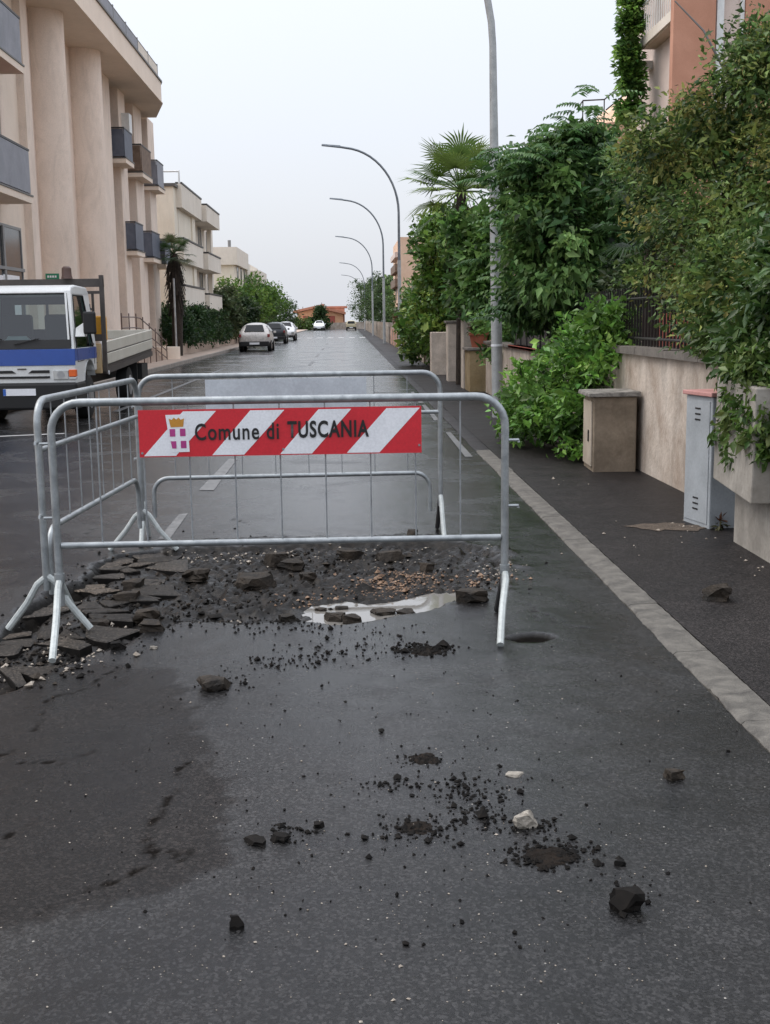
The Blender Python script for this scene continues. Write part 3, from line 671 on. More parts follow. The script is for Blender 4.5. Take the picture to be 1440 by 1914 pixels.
def heap(u, v, ru, rv, hh, label):
    c = G(u, v); a = G(u+ru, v); b = G(u, v-rv); rx = a[0]-c[0]; ry = b[1]-c[1]
    m = MB(); nr, na = 7, 22; V = []; Fc = []
    zz = rz(c[0], c[1])
    for i in range(nr+1):
        for j in range(na):
            t_ = 2*math.pi*j/na; r = i/nr*(1+.35*n2(math.cos(t_)*1.5, math.sin(t_)*1.5, 1., u))
            x, y = c[0]+rx*r*math.cos(t_), c[1]+ry*r*math.sin(t_)
            V.append((x, y, zz-.004+(hh*(1-(i/nr)**1.6)*(.6+1.1*abs(n2(x, y, 30.)))+.004*n2(x, y, 60.) if i < nr else -.006)))
    Fc = [(i*na+j, i*na+(j+1) % na, (i+1)*na+(j+1) % na, (i+1)*na+j) for i in range(nr) for j in range(na)]
    m.add(V, Fc); o = m.build('soil_heap', 'soil'); return tag(o, label, 'soil', 'small heaps of wet soil')
heap(795, 1419, 38, 13, .012, 'small oval patch of dark soil, farthest of the foreground patches')
heap(785, 1548, 46, 18, .010, 'dark soil patch left of the pale stone')
heap(1030, 1602, 66, 22, .014, 'widest dark soil patch in front of the pale stone')
heap(790, 1217, 40, 9, .012, 'black soil patch between the puddle and the foreground')
scatter('fallen_leaves', [(1230, 1010, 60, 20, 10, .010), (1300, 990, 40, 14, 14, .010), (1150, 900, 60, 12, 8, .008), (1395, 1050, 30, 24, 10, .009), (1000, 760, 30, 12, 20, .012)], 'grit', 'pale fallen leaves and litter on the dark pavement', 'litter', gz=WZ)
c0 = G(1235, 985, WZ)
m = MB(); V = [(c0[0]+.05+.26*math.cos(t_*.35)*(1+.9*n2(t_, 1, .83)), c0[1]-.02+.16*math.sin(t_*.35)*(1+.9*n2(t_, 4, .83)), WZ+.004) for t_ in range(18)]
m.add(V, [tuple(range(18))]); o = m.build('bare_earth_patch', 'soil2'); o['kind'] = 'structure'

# ------------------------------------------------------------------ left apartment building
bA = empty('apartment_building', (-8.5, 40, .12), label='tall beige-pink apartment building with two giant round columns at the left', cat='building')
ZS, ZT = 10.2, 10.95           # soffit and fascia top
def yat(u, X, v=400): return AX(u, v, X)[1]
yc1, yc2 = yat(90, -8.35, 200), yat(163, -8.35, 300)
ysec = yat(58, -8.5, 300); yend = yat(296, -8.4, 500)
bx('wall', 'plaster', bA, -20, -9.0, 20, yend-.3, 0, ZS+.02)
wl = MB().box(-9.01, -8.5, 20, ysec-.55, 0, ZS).build('front_wall', 'plaster2', bA)
bx('wall', 'plaster', bA, -9.02, -8.62, ysec-.55, yc2+.3, 0, ZS+.01)
bx('pier', 'plaster', bA, -9.0, -8.3, ysec-1.0, ysec-.35, 0, ZS-.004)
for yc, rr in ((yc1, .62), (yc2, .66)): MB().cyl((-8.42, yc), rr, .02, ZS-.002, 48).build('round_column', 'plaster', bA, True)
piers = [(yat(203, -8.35), yat(216, -8.35)), (yat(231, -8.35), yat(243, -8.35)), (yat(258, -8.35), yat(272, -8.35)), (yat(283, -8.35), yat(294, -8.35))]
for i, (a, b) in enumerate(piers): bx('pier', 'plaster', bA, -9.02, -8.35, a, b, .02, ZS-.006, bevel=.03)
# roof slab with chamfered far corner, fascia and parapet rail
OX = -7.22; yo = yat(303, OX, 200)
poly = [(-20, 19.5), (OX, 19.5), (OX, yo), (OX-.75, yo+3.2), (-20, yo+3.2)]
MB().prism(poly, 'z', ZS, ZT).build('roof_slab', 'plaster2', bA)
e = .05
MB().prism([(-19, 19.4), (OX+e, 19.4), (OX+e, yo+.02), (OX-.72, yo+3.25), (-19, yo+3.25)], 'z', ZT+.002, ZT+.07).build('flashing', 'fascia_edge', bA)
MB().prism([(-19, 19.4), (OX+.04, 19.4), (OX+.04, yo+.02), (OX-.73, yo+3.24), (-19, yo+3.24)], 'z', ZS-.05, ZS-.002).build('drip_edge', 'plaster2', bA)
pr = MB()
for (a, b) in (((OX-.12, 19.6), (OX-.12, yo-.1)), ((OX-.12, yo-.1), (OX-.8, yo+3.))):
    for zz in (ZT+.62,): pr.tube([(a[0], a[1], zz), (b[0], b[1], zz)], .025, 6)
pr.build('parapet_rail', 'frame', bA, True)
nn = 13
for i in range(nn):
    y0_ = 20+(yo-.1-20)*i/nn; y1_ = 20+(yo-.1-20)*(i+1)/nn
    bx('parapet_panel', 'offwhite' if i > 10 else 'greypanel', bA, OX-.14, OX-.10, y0_+.03, y1_-.03, ZT+.09, ZT+.58)
    bx('parapet_post', 'frame', bA, OX-.15, OX-.09, y1_-.03, y1_+.03, ZT+.07, ZT+.68)
def balcony(par, x0, x1, y0, y1, z, hh, panel, slabm='plaster2', th=.16, railm='darkrail', endp=True, top=.04):
    s_ = bx('balcony', slabm, par, x0, x1, y0, y1, z, z+th)
    L = par.location
    def sub(name, mat, *a):
        o = MB().box(*a).build(name, mat, None); o.parent = s_
        for v in o.data.vertices: v.co -= L
        return o
    sub('balcony_edge', 'fascia_edge', x0, x1+.02, y0-.02, y1+.02, z+th+.002, z+th+.04)
    if panel:
        sub('screen', panel, x1-.06, x1-.03, y0+.04, y1-.04, z+th+.08, z+th+hh-top)
        if endp:
            sub('screen', panel, x0+.02, x1-.07, y0+.03, y0+.06, z+th+.08, z+th+hh-top)
            sub('screen', panel, x0+.02, x1-.07, y1-.06, y1-.03, z+th+.08, z+th+hh-top)
    sub('handrail', railm, x1-.07, x1-.02, y0, y1, z+th+hh-.03, z+th+hh+.02)
    sub('handrail', railm, x0+.02, x1-.075, y0+.0, y0+.05, z+th+hh-.03, z+th+hh+.02)
    sub('handrail', railm, x0+.02, x1-.075, y1-.05, y1, z+th+hh-.03, z+th+hh+.02)
    return s_
yb = yat(62, -7.7, 375); balcony(bA, -8.52, -7.7, 22, yb, AX(62, 381, -7.7)[2], 1.12, 'greypanel')
yb2 = yat(45, -7.7, 130); balcony(bA, -8.52, -7.7, 22, yb2, AX(45, 138, -7.7)[2], 1.12, 'greypanel')
XBAL = -7.95
for (ua, ub, zlo, pan) in ((243, 258, 7.33, 'bluepanel'), (273, 291, 7.25, 'cane'), (301, 313, 7.15, 'greypanel'), (256, 271, 4.12, 'bluepanel'), (286, 301, 4.05, 'bluepanel'), (309, 321, 3.95, 'bluepanel')):
    ya, yb = yat(ua, XBAL, 450), yat(ub, XBAL, 450)
    balcony(bA, -8.95, XBAL, ya, yb-.05, zlo, 1.08, pan, endp=True)
def window(par, x, y0, y1, z0, z1, side=1, shutter=None):
    f_ = MB(); t_ = .07
    f_.box(x-.02, x+.03, y0, y1, z0, z0+t_); f_.box(x-.02, x+.03, y0, y1, z1-t_, z1); f_.box(x-.02, x+.03, y0, y0+t_, z0+t_, z1-t_); f_.box(x-.02, x+.03, y1-t_, y1, z0+t_, z1-t_)
    wn = f_.build('window', 'frame', par); L = par.location
    o = MB().box(x-.015, x+.012, y0+t_, y1-t_, z0+t_, z1-t_).build('pane', shutter or 'dkglass', None); o.parent = wn
    for v in o.data.vertices: v.co -= L
    return wn
# shop window at ground floor, tall window above, all on the front wall
ya, yb = yat(-60, -8.5, 500), yat(42, -8.5, 500); zt_ = AX(42, 428, -8.5)[2]
window(bA, -8.5, ya, yb, .15, zt_); yd = yat(9, -8.45, 530); yd2 = yat(38, -8.45, 530)
bx('white_notice', 'white', bA, -8.48, -8.455, yd, yd2, 1.2, AX(20, 514, -8.45)[2]); bx('window_mullion', 'frame', bA, -8.485, -8.44, yat(3, -8.45), yat(6, -8.45), .2, zt_-.05)
bx('white_notice', 'white', bA, -8.48, -8.455, yat(-25, -8.45), yat(1, -8.45), 1.2, AX(0, 514, -8.45)[2]); bx('window_transom', 'frame', bA, -8.485, -8.43, ya, yb, AX(20, 505, -8.45)[2], AX(20, 499, -8.45)[2])
window(bA, -8.5, yat(-50, -8.5), yat(9, -8.5), 4.7, AX(9, 180, -8.5)[2], shutter='shutter'); bx('window_surround', 'plaster', bA, -8.5, -8.46, yat(10, -8.5), yat(17, -8.5), 4.6, AX(9, 165, -8.5)[2])
window(bA, -8.5, yat(-60, -8.5), yat(0, -8.5), 8.2, 10.2, shutter='shutter')
for i in range(3):
    a = (piers[i][1]+piers[i+1][0])/2
    for zz in (.6, 4.5, 7.8): window(bA, -9.0, a-.55, a+.55, zz+.1, zz+2.2)
p = AX(232, 222, -8.3); ac = bx('air_conditioner', 'whitemetal', bA, -8.8, -8.05, p[1]-.3, p[1]+.25, AX(232, 240, -8.05)[2], AX(232, 202, -8.05)[2], bevel=.02)
p = AX(98, 517, -7.83); gs = bx('wall_plaque', 'green', None, -7.84, -7.80, p[1]-.02, p[1]+.02, 0, .1)
bpy.data.objects.remove(gs)
pq = AY(98, 517, yc1-.62); gs = empty('wall_plaque', (pq[0], pq[1], pq[2]), label='small green plaque with white lettering strip on the first round column', cat='sign')
MB().box(-.19, .19, 0, .03, -.085, .085).build('plate', 'green', gs, world=False)
for i, (a, b) in enumerate(((-.14, -.09), (-.07, -.02), (0, .05), (.07, .12))): MB().box(a, b, -.004, -.001, -.03, .03).build('lettering', 'white', gs, world=False)
MB().box(-.02, .02, .03, .10, -.03, .03).build('bracket', 'frame', gs, world=False)
# entrance steps and railing beside it
sr = empty('stair_railing', (-7.2, 44, .12), label='brown steel stair railing in front of the beige-pink building', cat='railing')
y0_, y1_ = yat(228, -7.2, 610), yat(312, -7.2, 650); zt0 = 1.75
def rzz(y): 
    t_ = (y-y0_)/(y1_-y0_); return .12+max(0, (1-max(0, t_-.35)/.65))*.95 if t_ > .35 else 1.07
for dz in (.85, .5, .2):
    pts_ = [(-7.2, y, rzz(y)+dz-.15) for y in np.linspace(y0_, y1_, 9)]; MB().tube(pts_, .02, 6).build('rail_bar', 'rail', sr, True)
for y in np.linspace(y0_, y1_, 8): MB().tube([(-7.2, y, .12), (-7.2, y, rzz(y)+.82)], .02, 6).build('post', 'rail', sr, True)
stp = empty('entrance_steps', (-8, 42, .12), label='pinkish entrance steps beside the brown stair railing', cat='steps')
for i in range(5): bx('step', 'pave', stp, -8.35, -7.3, y0_-4, y1_-1.0*i-.3, .12+i*.18, .12+(i+1)*.18-.002)
pl = MB().cyl((-7.35, y1_+.9), .55, .12, .60, 24).build('planter', 'plaster2', None, True); tag(pl, 'low round pinkish planter kerb at the end of the stair railing', 'planter')

# ------------------------------------------------------------------ other buildings on the left
bB = empty('apartment_building', (-9, 66, .12), label='cream three-storey block with stacked white balconies beyond the palm', cat='building')
Y0 = 58.; xw = AY(326, 400, Y0)[0]; zt_ = AY(326, 348, Y0)[2]
bx('wall', 'cream', bB, -20, xw, Y0, 64, .05, zt_); bx('roof_edge', 'fascia_edge', bB, -20, xw+.12, Y0-.1, 64.1, zt_+.002, zt_+.14)
xw2 = AY(352, 450, 64)[0]-.25
bx('wall', 'offwhite', bB, -20, xw2, 63.9, 78, .05, 7.4)
bx('wall', 'cream', bB, xw2-.4, xw2+.5, 64.0, 65.2, .05, 8.3)
XB = -7.9
yA, yB = yat(343, XB, 450), yat(404, XB, 450); yM = (yA*.45+yB*.55)
for (za, zb) in ((7.05, 8.15), (4.45, 5.55), (2.2, 3.3)):
    for (a, b, xo) in ((yA, yM-.1, XB), (yM, yB, XB+.25)):
        pz = bx('balcony_parapet', 'offwhite', bB, xw2-.01, xo, a, b, za-.02*(a > yA), zb-.25*(a > yA))
        bx('handrail', 'darkrail', bB, xo-.3, xo+.03, a+.1, b, zb-.25*(a > yA)+.02, zb-.25*(a > yA)+.10)
for zz in (.5, 3.4, 5.7):
    for y in (67, 71, 75): window(bB, xw2+.01, y-.7, y+.7, zz+.1, zz+1.3)
for y in (yA+.4, yB-.5): bx('post', 'offwhite', bB, XB-.5, XB-.25, y, y+.25, .1, 7.03)
MB().tube([(xw2-.2, yA+.1, 8.17), (xw2-.2, yA+.1, 8.75), (XB-.1, yA+.1, 8.75), (XB-.1, yA+.1, 8.17)], .06, 6).build('roof_rail', 'whitemetal', bB, True)
bC = empty('apartment_building', (-10, 96, .12), label='pale cream flat-roofed block above the round trees on the left', cat='building')
Y0 = 90; xa = AY(438, 500, Y0)[0]; zt_ = AY(420, 462, Y0)[2]
bx('wall', 'cream', bC, -22, xa, Y0, 100, .05, zt_-1.3); bx('parapet', 'offwhite', bC, -22, xa+.25, Y0-.25, 100.2, zt_-1.3+.002, zt_)
bx('wall', 'offwhite', bC, -22, xa+.15, 100.3, 112, .05, zt_-.7); bx('balcony', 'offwhite', bC, xa-.2, xa+1.0, 103, 111, zt_-2.2, zt_-1.2)
for y in (92, 95, 98): window(bC, xa+.01, y, y+1.1, 4.4, 5.9)
MB().tube([(xa-.3, Y0, zt_), (xa-.3, Y0, zt_+.5)], .12, 8).build('chimney', 'frame', bC, True)

# far house closing the street
fh = empty('house', (-5, 205, 0), label='low orange house with red tiled gables closing the street', cat='house')
Y0 = 205.
def fx(u, v): q = AY(u, v, Y0); return q[0], q[2]
xl, zl_ = fx(556, 585); xm, zm_ = fx(603, 573); xr, zr_ = fx(641, 586); xm2, zm2 = fx(600, 579)
MB().prism([(xl, .0), (xm, .0), (xm, zm_), (xl, zl_)], 'y', Y0, Y0+9).build('wall', 'orange', fh)
MB().prism([(xm+.01, .0), (xr, .0), (xr, zr_-.1), (xm+.01, zm2)], 'y', Y0+1, Y0+9).build('wall', 'orange', fh)
MB().prism([(xl-.6, zl_+.0), (xm+.2, zm_+.05), (xm+.2, zm_+.45), (xl-.6, zl_+.4)], 'y', Y0-.6, Y0+9.5).build('roof', 'rooftile', fh)
MB().prism([(xm+.22, zm2+.05), (xr+.5, zr_-.15), (xr+.5, zr_+.25), (xm+.22, zm2+.45)], 'y', Y0+.3, Y0+9.6).build('roof', 'rooftile', fh)
bx('wall', 'terracotta', fh, xm+.5, xr+.3, Y0+9.7, Y0+16, 0, zm_-.2); bx('roof', 'rooftile', fh, xm+.3, xr+.8, Y0+9.6, Y0+16.4, zm_-.19, zm_+.15)
for u in (572, 621):
    a = fx(u, 597); f_ = MB().box(a[0]-.5, a[0]+.5, Y0-.04+(1 if u > 600 else 0), Y0+.02+(1 if u > 600 else 0), a[1]-.6, a[1]+.6).build('window', 'shutter', fh)
for u, yb_ in ((565, 574), (601, 566), (610, 572)):
    a = fx(u, 586); b_ = fx(u, yb_); MB().tube([(a[0], Y0+4, a[1]), (a[0], Y0+4, b_[1]), (a[0]+.01, Y0+4, b_[1]+.1)], .07, 5).build('chimney', 'frame', fh, True)
bx('garden_wall', 'gwall', None, -9, 3, 198, 198.4, -.1, 1.1); tag(bpy.context.scene.objects[-1] if False else bpy.data.objects['garden_wall'], 'low wall across the far end of the street', 'wall')

# ------------------------------------------------------------------ buildings on the right
bD = empty('apartment_building', (8, 30, 0), label='terracotta apartment building with a white balcony at the upper right', cat='building')
Yd = 26.; 
def xd(u, v=100): return AY(u, v, Yd)[0]
bx('wall', 'terracotta', bD, xd(1258), xd(1336), Yd, 26.25, 0, 12); bx('wall', 'pinkwall', bD, xd(1336)+.002, xd(1392), Yd+.12, 26.4, 0, 12)
bx('wall', 'terracotta', bD, xd(1392)+.002, 16, Yd, 27.2, 0, 12)
bx('window_frame', 'whitemetal', bD, xd(1340), xd(1353), Yd+.05, Yd+.119, 3, 12); bx('window_frame', 'whitemetal', bD, xd(1384), xd(1391), Yd+.05, Yd+.119, 3, 12)
MB().hexa([(xd(1352), Yd-.5, 9.0), (xd(1385), Yd-.5, 9.0), (xd(1385), Yd+.2, 9.5), (xd(1352), Yd+.2, 9.5)], [(xd(1352), Yd-.5, 9.06), (xd(1385), Yd-.5, 9.06), (xd(1385), Yd+.2, 9.56), (xd(1352), Yd+.2, 9.56)]).build('awning', 'frame', bD)
xf = xd(1262)+.7
bx('wall', 'pinkwall', bD, xf, 16, 26.41, 33, 0, 11)
q = AY(1196, 92, 30.5); sl = bx('balcony', 'offwhite', bD, q[0], xf, 26.3, 30.5, q[2], q[2]+.22)
bx('balcony_rail', 'whitemetal', bD, q[0], q[0]+.05, 26.3, 30.5, q[2]+.95, q[2]+1.0)
for i in range(21): bx('baluster', 'whitemetal', bD, q[0]+.012, q[0]+.035, 26.35+i*.2, 26.38+i*.2, q[2]+.22, q[2]+.95)
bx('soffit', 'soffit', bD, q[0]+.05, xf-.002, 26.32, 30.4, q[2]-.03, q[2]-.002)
q2 = AY(1196, 128, 30.6); bx('balcony', 'whitemetal', bD, q2[0], xf+.2, 30.6, 31., q2[2], q[2]-.25); bx('drainpipe', 'whitemetal', bD, q2[0]+.75, q2[0]+1.0, 30.3, 30.55, 2, q2[2]+.1)
bE = empty('apartment_building', (9, 38, 0), label='peach building with sloping terrace rail behind the dark tree', cat='building')
Ye = 34.; a = AY(1085, 235, Ye); b_ = AY(1200, 150, Ye)
MB().prism([(a[0], 0), (18, 0), (18, b_[2]+1), (b_[0], b_[2]), (AY(1165, 190, Ye)[0], AY(1165, 190, Ye)[2]), (AY(1150, 225, Ye)[0], a[2]+.1), (a[0], a[2])], 'y', Ye, Ye+9).build('wall', 'peach', bE)
pp_ = [AY(1078, 205, Ye-.2), AY(1090, 188, Ye-.2), AY(1130, 186, Ye-.2), AY(1200, 128, Ye-.2)]
MB().tube(pp_, .022, 6).build('terrace_rail', 'darkrail', bE, True); MB().tube([(p_[0]+.05, p_[1], p_[2]-.28) for p_ in pp_[2:]], .022, 6).build('terrace_rail', 'darkrail', bE, True)
for t_ in (0, 1, 2): MB().tube([pp_[t_+1], (pp_[t_+1][0], pp_[t_+1][1], pp_[t_+1][2]-.8)], .018, 5).build('rail_post', 'darkrail', bE, True)
bF = empty('apartment_building', (6, 84, 0), label='tan block with balconies seen beside the lamp post and climbing hedge', cat='building')
Yf = 84.; xa = AY(748, 500, Yf)[0]; zt_ = AY(752, 443, Yf)[2]
bx('wall', 'peach', bF, xa, 14, Yf, 96, 0, zt_)
for (va, vb) in ((470, 480), (492, 507), (520, 535)):
    za, zb_ = AY(745, vb, Yf)[2], AY(745, va, Yf)[2]; bx('balcony', 'cane' if va > 490 else 'pinkwall', bF, AY(739, va, Yf)[0], xa+.01, Yf+.5, Yf+9, za, zb_)
for y in (86, 90): window(bF, xa-.01, y, y+1, 3, 4.4)

# ------------------------------------------------------------------ street lamps
def lamp(y, label, x=2.39, first=False):
    r = empty('street_lamp', (x, y, WZ), label=label, cat='lamp', group='curved lamp posts along the right pavement')
    HB, HT = (5.7 if first else 6.3), 9.3; RX, RZ_ = 2.55, 2.85
    MB().tube([(0, 0, -.05), (0, 0, .02), (0, 0, 2.2), (0, 0, 4.2)], [.095, .09, .085, .08], 14).build('post', 'pole', r, True, False)
    pts_ = [(0, 0, 4.2), (0, 0, HB)]+[(-RX*(1-math.cos(t_)), 0, HB+RZ_*math.sin(t_)) for t_ in np.linspace(.12, 1.38, 12)]
    e_ = pts_[-1]; pts_.append((e_[0]-.55, 0, e_[2]+.09))
    MB().tube(pts_, [.068]+[.055]*3+[.05]*(len(pts_)-4), 10).build('arm', 'arm' if y > 30 else 'pole', r, True, False)
    e_ = pts_[-1]
    MB().hexa([(e_[0]-.8, -.11, e_[2]+.05), (e_[0]+.05, -.09, e_[2]-.05), (e_[0]+.05, .09, e_[2]-.05), (e_[0]-.8, .11, e_[2]+.05)], [(e_[0]-.78, -.07, e_[2]+.13), (e_[0]+.05, -.06, e_[2]+.06), (e_[0]+.05, .06, e_[2]+.06), (e_[0]-.78, .07, e_[2]+.13)]).build('lamp_head', 'arm', r, world=False, bevel=.02)
    if first:
        for zz, hh, mm in ((1.13, .035, 'white'), (1.72, .02, 'black'), (2.02, .02, 'black'), (2.62, .025, 'black')): MB().cyl((0, 0), .094, zz, zz+hh, 14).build('band', mm, r, True, False)
    return r
lamp(18.9, 'nearest lamp post with black and white bands, rising through the dark tree', first=True).rotation_euler = (0, R_(-.9), 0)
for y, l in ((54.5, 'second curved lamp post from the camera, its arm highest in the sky'), (78, 'third curved lamp post from the camera'), (113, 'fourth curved lamp post from the camera'), (165, 'fifth curved lamp post far down the street'), (210, 'farthest curved lamp post at the end of the street')):
    lamp(y, l)

# ------------------------------------------------------------------ garden walls, boxes, cabinet on the right
gw = empty('garden_wall', (3.1, 13, WZ), label='stained plaster garden wall with coping behind the grey cabinet', cat='wall')
def wprism(name, mat, pts4, z0, z1, par): 
    return MB().hexa([(p_[0], p_[1], z0) for p_ in pts4], [(p_[0], p_[1], z1) for p_ in pts4]).build(name, mat, par)
wprism('wall_face', 'gwall', [(3.03, 8.9), (3.3, 8.9), (3.25, 17.5), (2.95, 17.5)], 0, 1.20, gw)
yy = 8.9
for i in range(8):
    y2 = yy+1.07; t0, t1 = (yy-8.9)/8.6, (y2-8.9)/8.6
    wprism('coping_stone', 'coping', [(2.97-.08*t0, yy+.006), (3.36-.05*t0, yy+.006), (3.36-.05*t1, y2-.006), (2.97-.08*t1, y2-.006)], 1.203, 1.275+random.uniform(-.006, .006), gw); yy = y2
fc = empty('picket_fence', (3.12, 12, 1.275), label='dark iron picket fence on top of the stained garden wall', cat='fence')
for zz in (1.36, 1.78): MB().tube([(3.15, 9.2, zz), (3.10, 17.2, zz)], .016, 6).build('rail', 'darkrail', fc)
for i in range(66):
    y = 9.3+i*.12; x = 3.15-.05*(y-9.2)/8
    MB().hexa([(x-.011, y-.011, 1.27), (x+.011, y-.011, 1.27), (x+.011, y+.011, 1.27), (x-.011, y+.011, 1.27)], [(x-.008, y-.008, 1.90), (x+.008, y-.008, 1.90), (x+.008, y+.008, 1.90), (x-.008, y+.008, 1.90)]).build('picket', 'darkrail', fc)
rp = MB().box(3.28, 3.31, 9.5, 13.2, 1.28, 1.62).build('fence_board', 'shutter', fc); rp['label'] = 'dull red board behind the pickets'
# utility box
ub = empty('utility_box', (2.72, 12.25, WZ), R_(-2), label='short beige masonry utility box with dirty flat lid beside the bush', cat='utility box')
MB().box(-.21, .23, -.29, .29, -.02, .77).build('body', 'boxc', ub, world=False, bevel=.012)
MB().box(-.228, -.212, -.24, .25, .05, .72).build('door', 'boxdoor', ub, world=False, bevel=.004)
MB().box(-.236, -.229, -.12, -.07, .30, .42).build('lock', 'blackplastic', ub, world=False)
lid = MB(); 
lid.hexa([(-.27, -.34, .772), (.27, -.33, .772), (.26, .33, .772), (-.28, .33, .772)], [(-.27, -.33, .81), (.26, -.32, .825), (.25, .32, .82), (-.27, .32, .815)]); lid.build('lid', 'boxtop', ub, world=False, bevel=.008)
# grey cabinet
cb = empty('street_cabinet', (2.84, 8.84, WZ), R_(12), label='tall light grey street cabinet with red lid and vent slots', cat='cabinet')
MB().box(-.21, .21, -.20, .20, -.02, .985).build('body', 'cabinet', cb, world=False, bevel=.01)
MB().box(-.2155, -.2115, -.17, .175, .03, .95).build('door', 'cabinet', cb, world=False, bevel=.002)
MB().box(-.235, .225, -.225, .22, .987, 1.02).build('lid', 'cablid', cb, world=False, bevel=.006)
for z0_ in (.12, .80):
    for i in range(3): MB().box(-.2185, -.216, -.035, .045, z0_+i*.042, z0_+i*.042+.012).build('vent_slot', 'blackplastic', cb, world=False)
# near concrete meter box on its base
mb_ = empty('meter_box', (2.85, 7.6, WZ), label='near concrete meter box overhanging a pale wall at the right edge', cat='meter box')
MB().hexa([(2.62, 1.0, 0), (3.3, 1.0, 0), (3.3, 8.1, 0), (2.70, 8.1, 0)], [(2.62, 1.0, .42), (3.3, 1.0, .42), (3.3, 8.1, .42), (2.70, 8.1, .42)]).build('base_wall', 'concrete', mb_)
MB().hexa([(2.55, 7.35, .40), (3.25, 7.35, .40), (3.25, 8.3, .44), (2.60, 8.3, .44)], [(2.56, 7.35, 1.14), (3.25, 7.35, 1.14), (3.25, 8.3, 1.16), (2.61, 8.3, 1.16)]).build('box', 'concrete', mb_, bevel=.01)
MB().box(2.68, 3.3, 1.0, 7.34, .422, 1.10).build('upper_wall', 'concrete', mb_)
# gate pillars and low walls further on
def pil(name, cat, label, a, b, top, mat, cap=True, depth=None):
    r = empty(name, (a[0], a[1], WZ), label=label, cat=cat)
    bx('shaft', mat, r, a[0], b[0], a[1], b[1], 0, top, bevel=.015)
    if cap: bx('cap', 'coping', r, a[0]-.05, b[0]+.05, a[1]-.05, b[1]+.05, top+.002, top+.06, bevel=.01)
    return r
g = G(866, 736, WZ); zt_ = AY(882, 657, g[1])[2]
pil('low_wall', 'wall', 'low mossy ochre wall with a potted plant on top', (2.62, 25.6), (3.25, 26.6), zt_, 'gwall3')
pil('gate_pillar', 'pillar', 'tall stained gate pillar right behind the mossy low wall', (2.60, 26.75), (3.1, 27.35), AY(870, 597, 26.8)[2], 'gwall2')
pil('gate_pillar', 'pillar', 'tall stained gate pillar beside the bare white low wall', (2.52, 29.9), (3.0, 30.5), AY(850, 604, 29.9)[2], 'gwall2')
pil('low_wall', 'wall', 'bare whitish low wall left of the gate pillars', (2.36, 33.6), (2.98, 34.2), AY(820, 621, 33.6)[2], 'gwall2', cap=False)
pil('garden_wall', 'wall', 'low plaster wall hidden behind the bush near the lamp post', (2.95, 17.7), (3.2, 25.4), 1.05, 'gwall')
p_ = AY(895, 655, 26.); pot = empty('flower_pot', (p_[0], 26.0, zt_+.062), label='terracotta pot with a small plant on the mossy low wall', cat='pot')
MB().tube([(0, 0, 0), (0, 0, .25), (0, 0, .26), (0, 0, .32)], [.15, .2, .23, .23], 14).build('pot', 'pot', pot, True, False)
pg = empty('panel_fence', (3.1, 18, 1.05), label='dark metal fence panel just right of the nearest lamp post', cat='fence')
bx('panel', 'darkrail', pg, 3.02, 3.05, 17.8, 21.5, 1.12, 1.62); bx('ledge', 'shutter', pg, 2.9, 3.1, 17.75, 21.5, 1.06, 1.11)
for i in range(6): bx('post', 'darkrail', pg, 3.0, 3.02, 17.85+i*.7, 17.9+i*.7, 1.11, 1.66)
# walls further along
for i, (y0_, y1_, hh, mm, ll) in enumerate(((35, 46, .9, 'gwall', 'low garden wall under the tall climbing hedge'), (47, 53, .8, 'gwall', 'short wall just before the second lamp post'), (56, 60.5, 1.35, 'cane', 'brown gate beyond the second lamp post'), (61.5, 76, 1.0, 'terracotta', 'reddish low wall between the second and third lamp posts'), (79, 110, 1.1, 'gwall2', 'pale wall between the third and fourth lamp posts'), (114, 195, 1.1, 'gwall', 'far low wall beyond the fourth lamp post'))):
    r = empty('garden_wall' if 'gate' not in ll else 'gate', (2.8, y0_, WZ), label=ll, cat='wall' if 'gate' not in ll else 'gate')
    bx('wall_face' if 'gate' not in ll else 'gate_leaf', mm, r, 2.75, 2.95, y0_, y1_, 0, hh)
    n_ = max(2, int((y1_-y0_)/3))
    for k_ in range(n_+1):
        y = y0_+(y1_-y0_-.3)*k_/n_; bx('pier', 'gwall2' if i % 2 else 'gwall', r, 2.68, 3.0, y, y+.3, 0, hh+.25)
# left hedge wall
hw = empty('garden_wall', (-8, 56, .12), label='low pinkish wall under the long hedge on the left', cat='wall')
bx('wall_face', 'pave', hw, -7.75, -7.5, 53.5, 84, .1, .62); bx('coping', 'lkerb', hw, -7.78, -7.47, 53.4, 84.1, .622, .68)

# ------------------------------------------------------------------ flat-bed truck
tk = empty('flatbed_truck', (-5.26, 19.3, 0), R_(0), label='white and blue flat-bed truck parked at the left kerb', cat='truck')
def T(name, mat, m, par=None, **kw): return m.build(name, mat, par or tk, kw.pop('smooth', False), False, **kw)
HWd = .86
# cab lower body: side profile (y forward is towards camera = -y), extruded in x
T('cab_body', 'cabwhite', MB().prism([(-.02, .62), (-.03, .9), (.0, 1.2), (1.62, 1.2), (1.62, .78), (1.35, .78), (1.28, .95), (1.05, 1.02), (.75, .95), (.62, .72), (.60, .62)], 'x', -HWd, HWd), bevel=.03)
bd = MB()
bd.box(-HWd-.004, HWd+.004, -.045, -.032, .93, 1.19); T('blue_band', 'cabblue', bd, bevel=.004)
for s_ in (-1, 1): T('blue_band', 'cabblue', MB().box(s_*HWd+(.001 if s_ > 0 else -.006), s_*HWd+(.006 if s_ > 0 else -.001), -.03, 1.60, 1.0, 1.19))
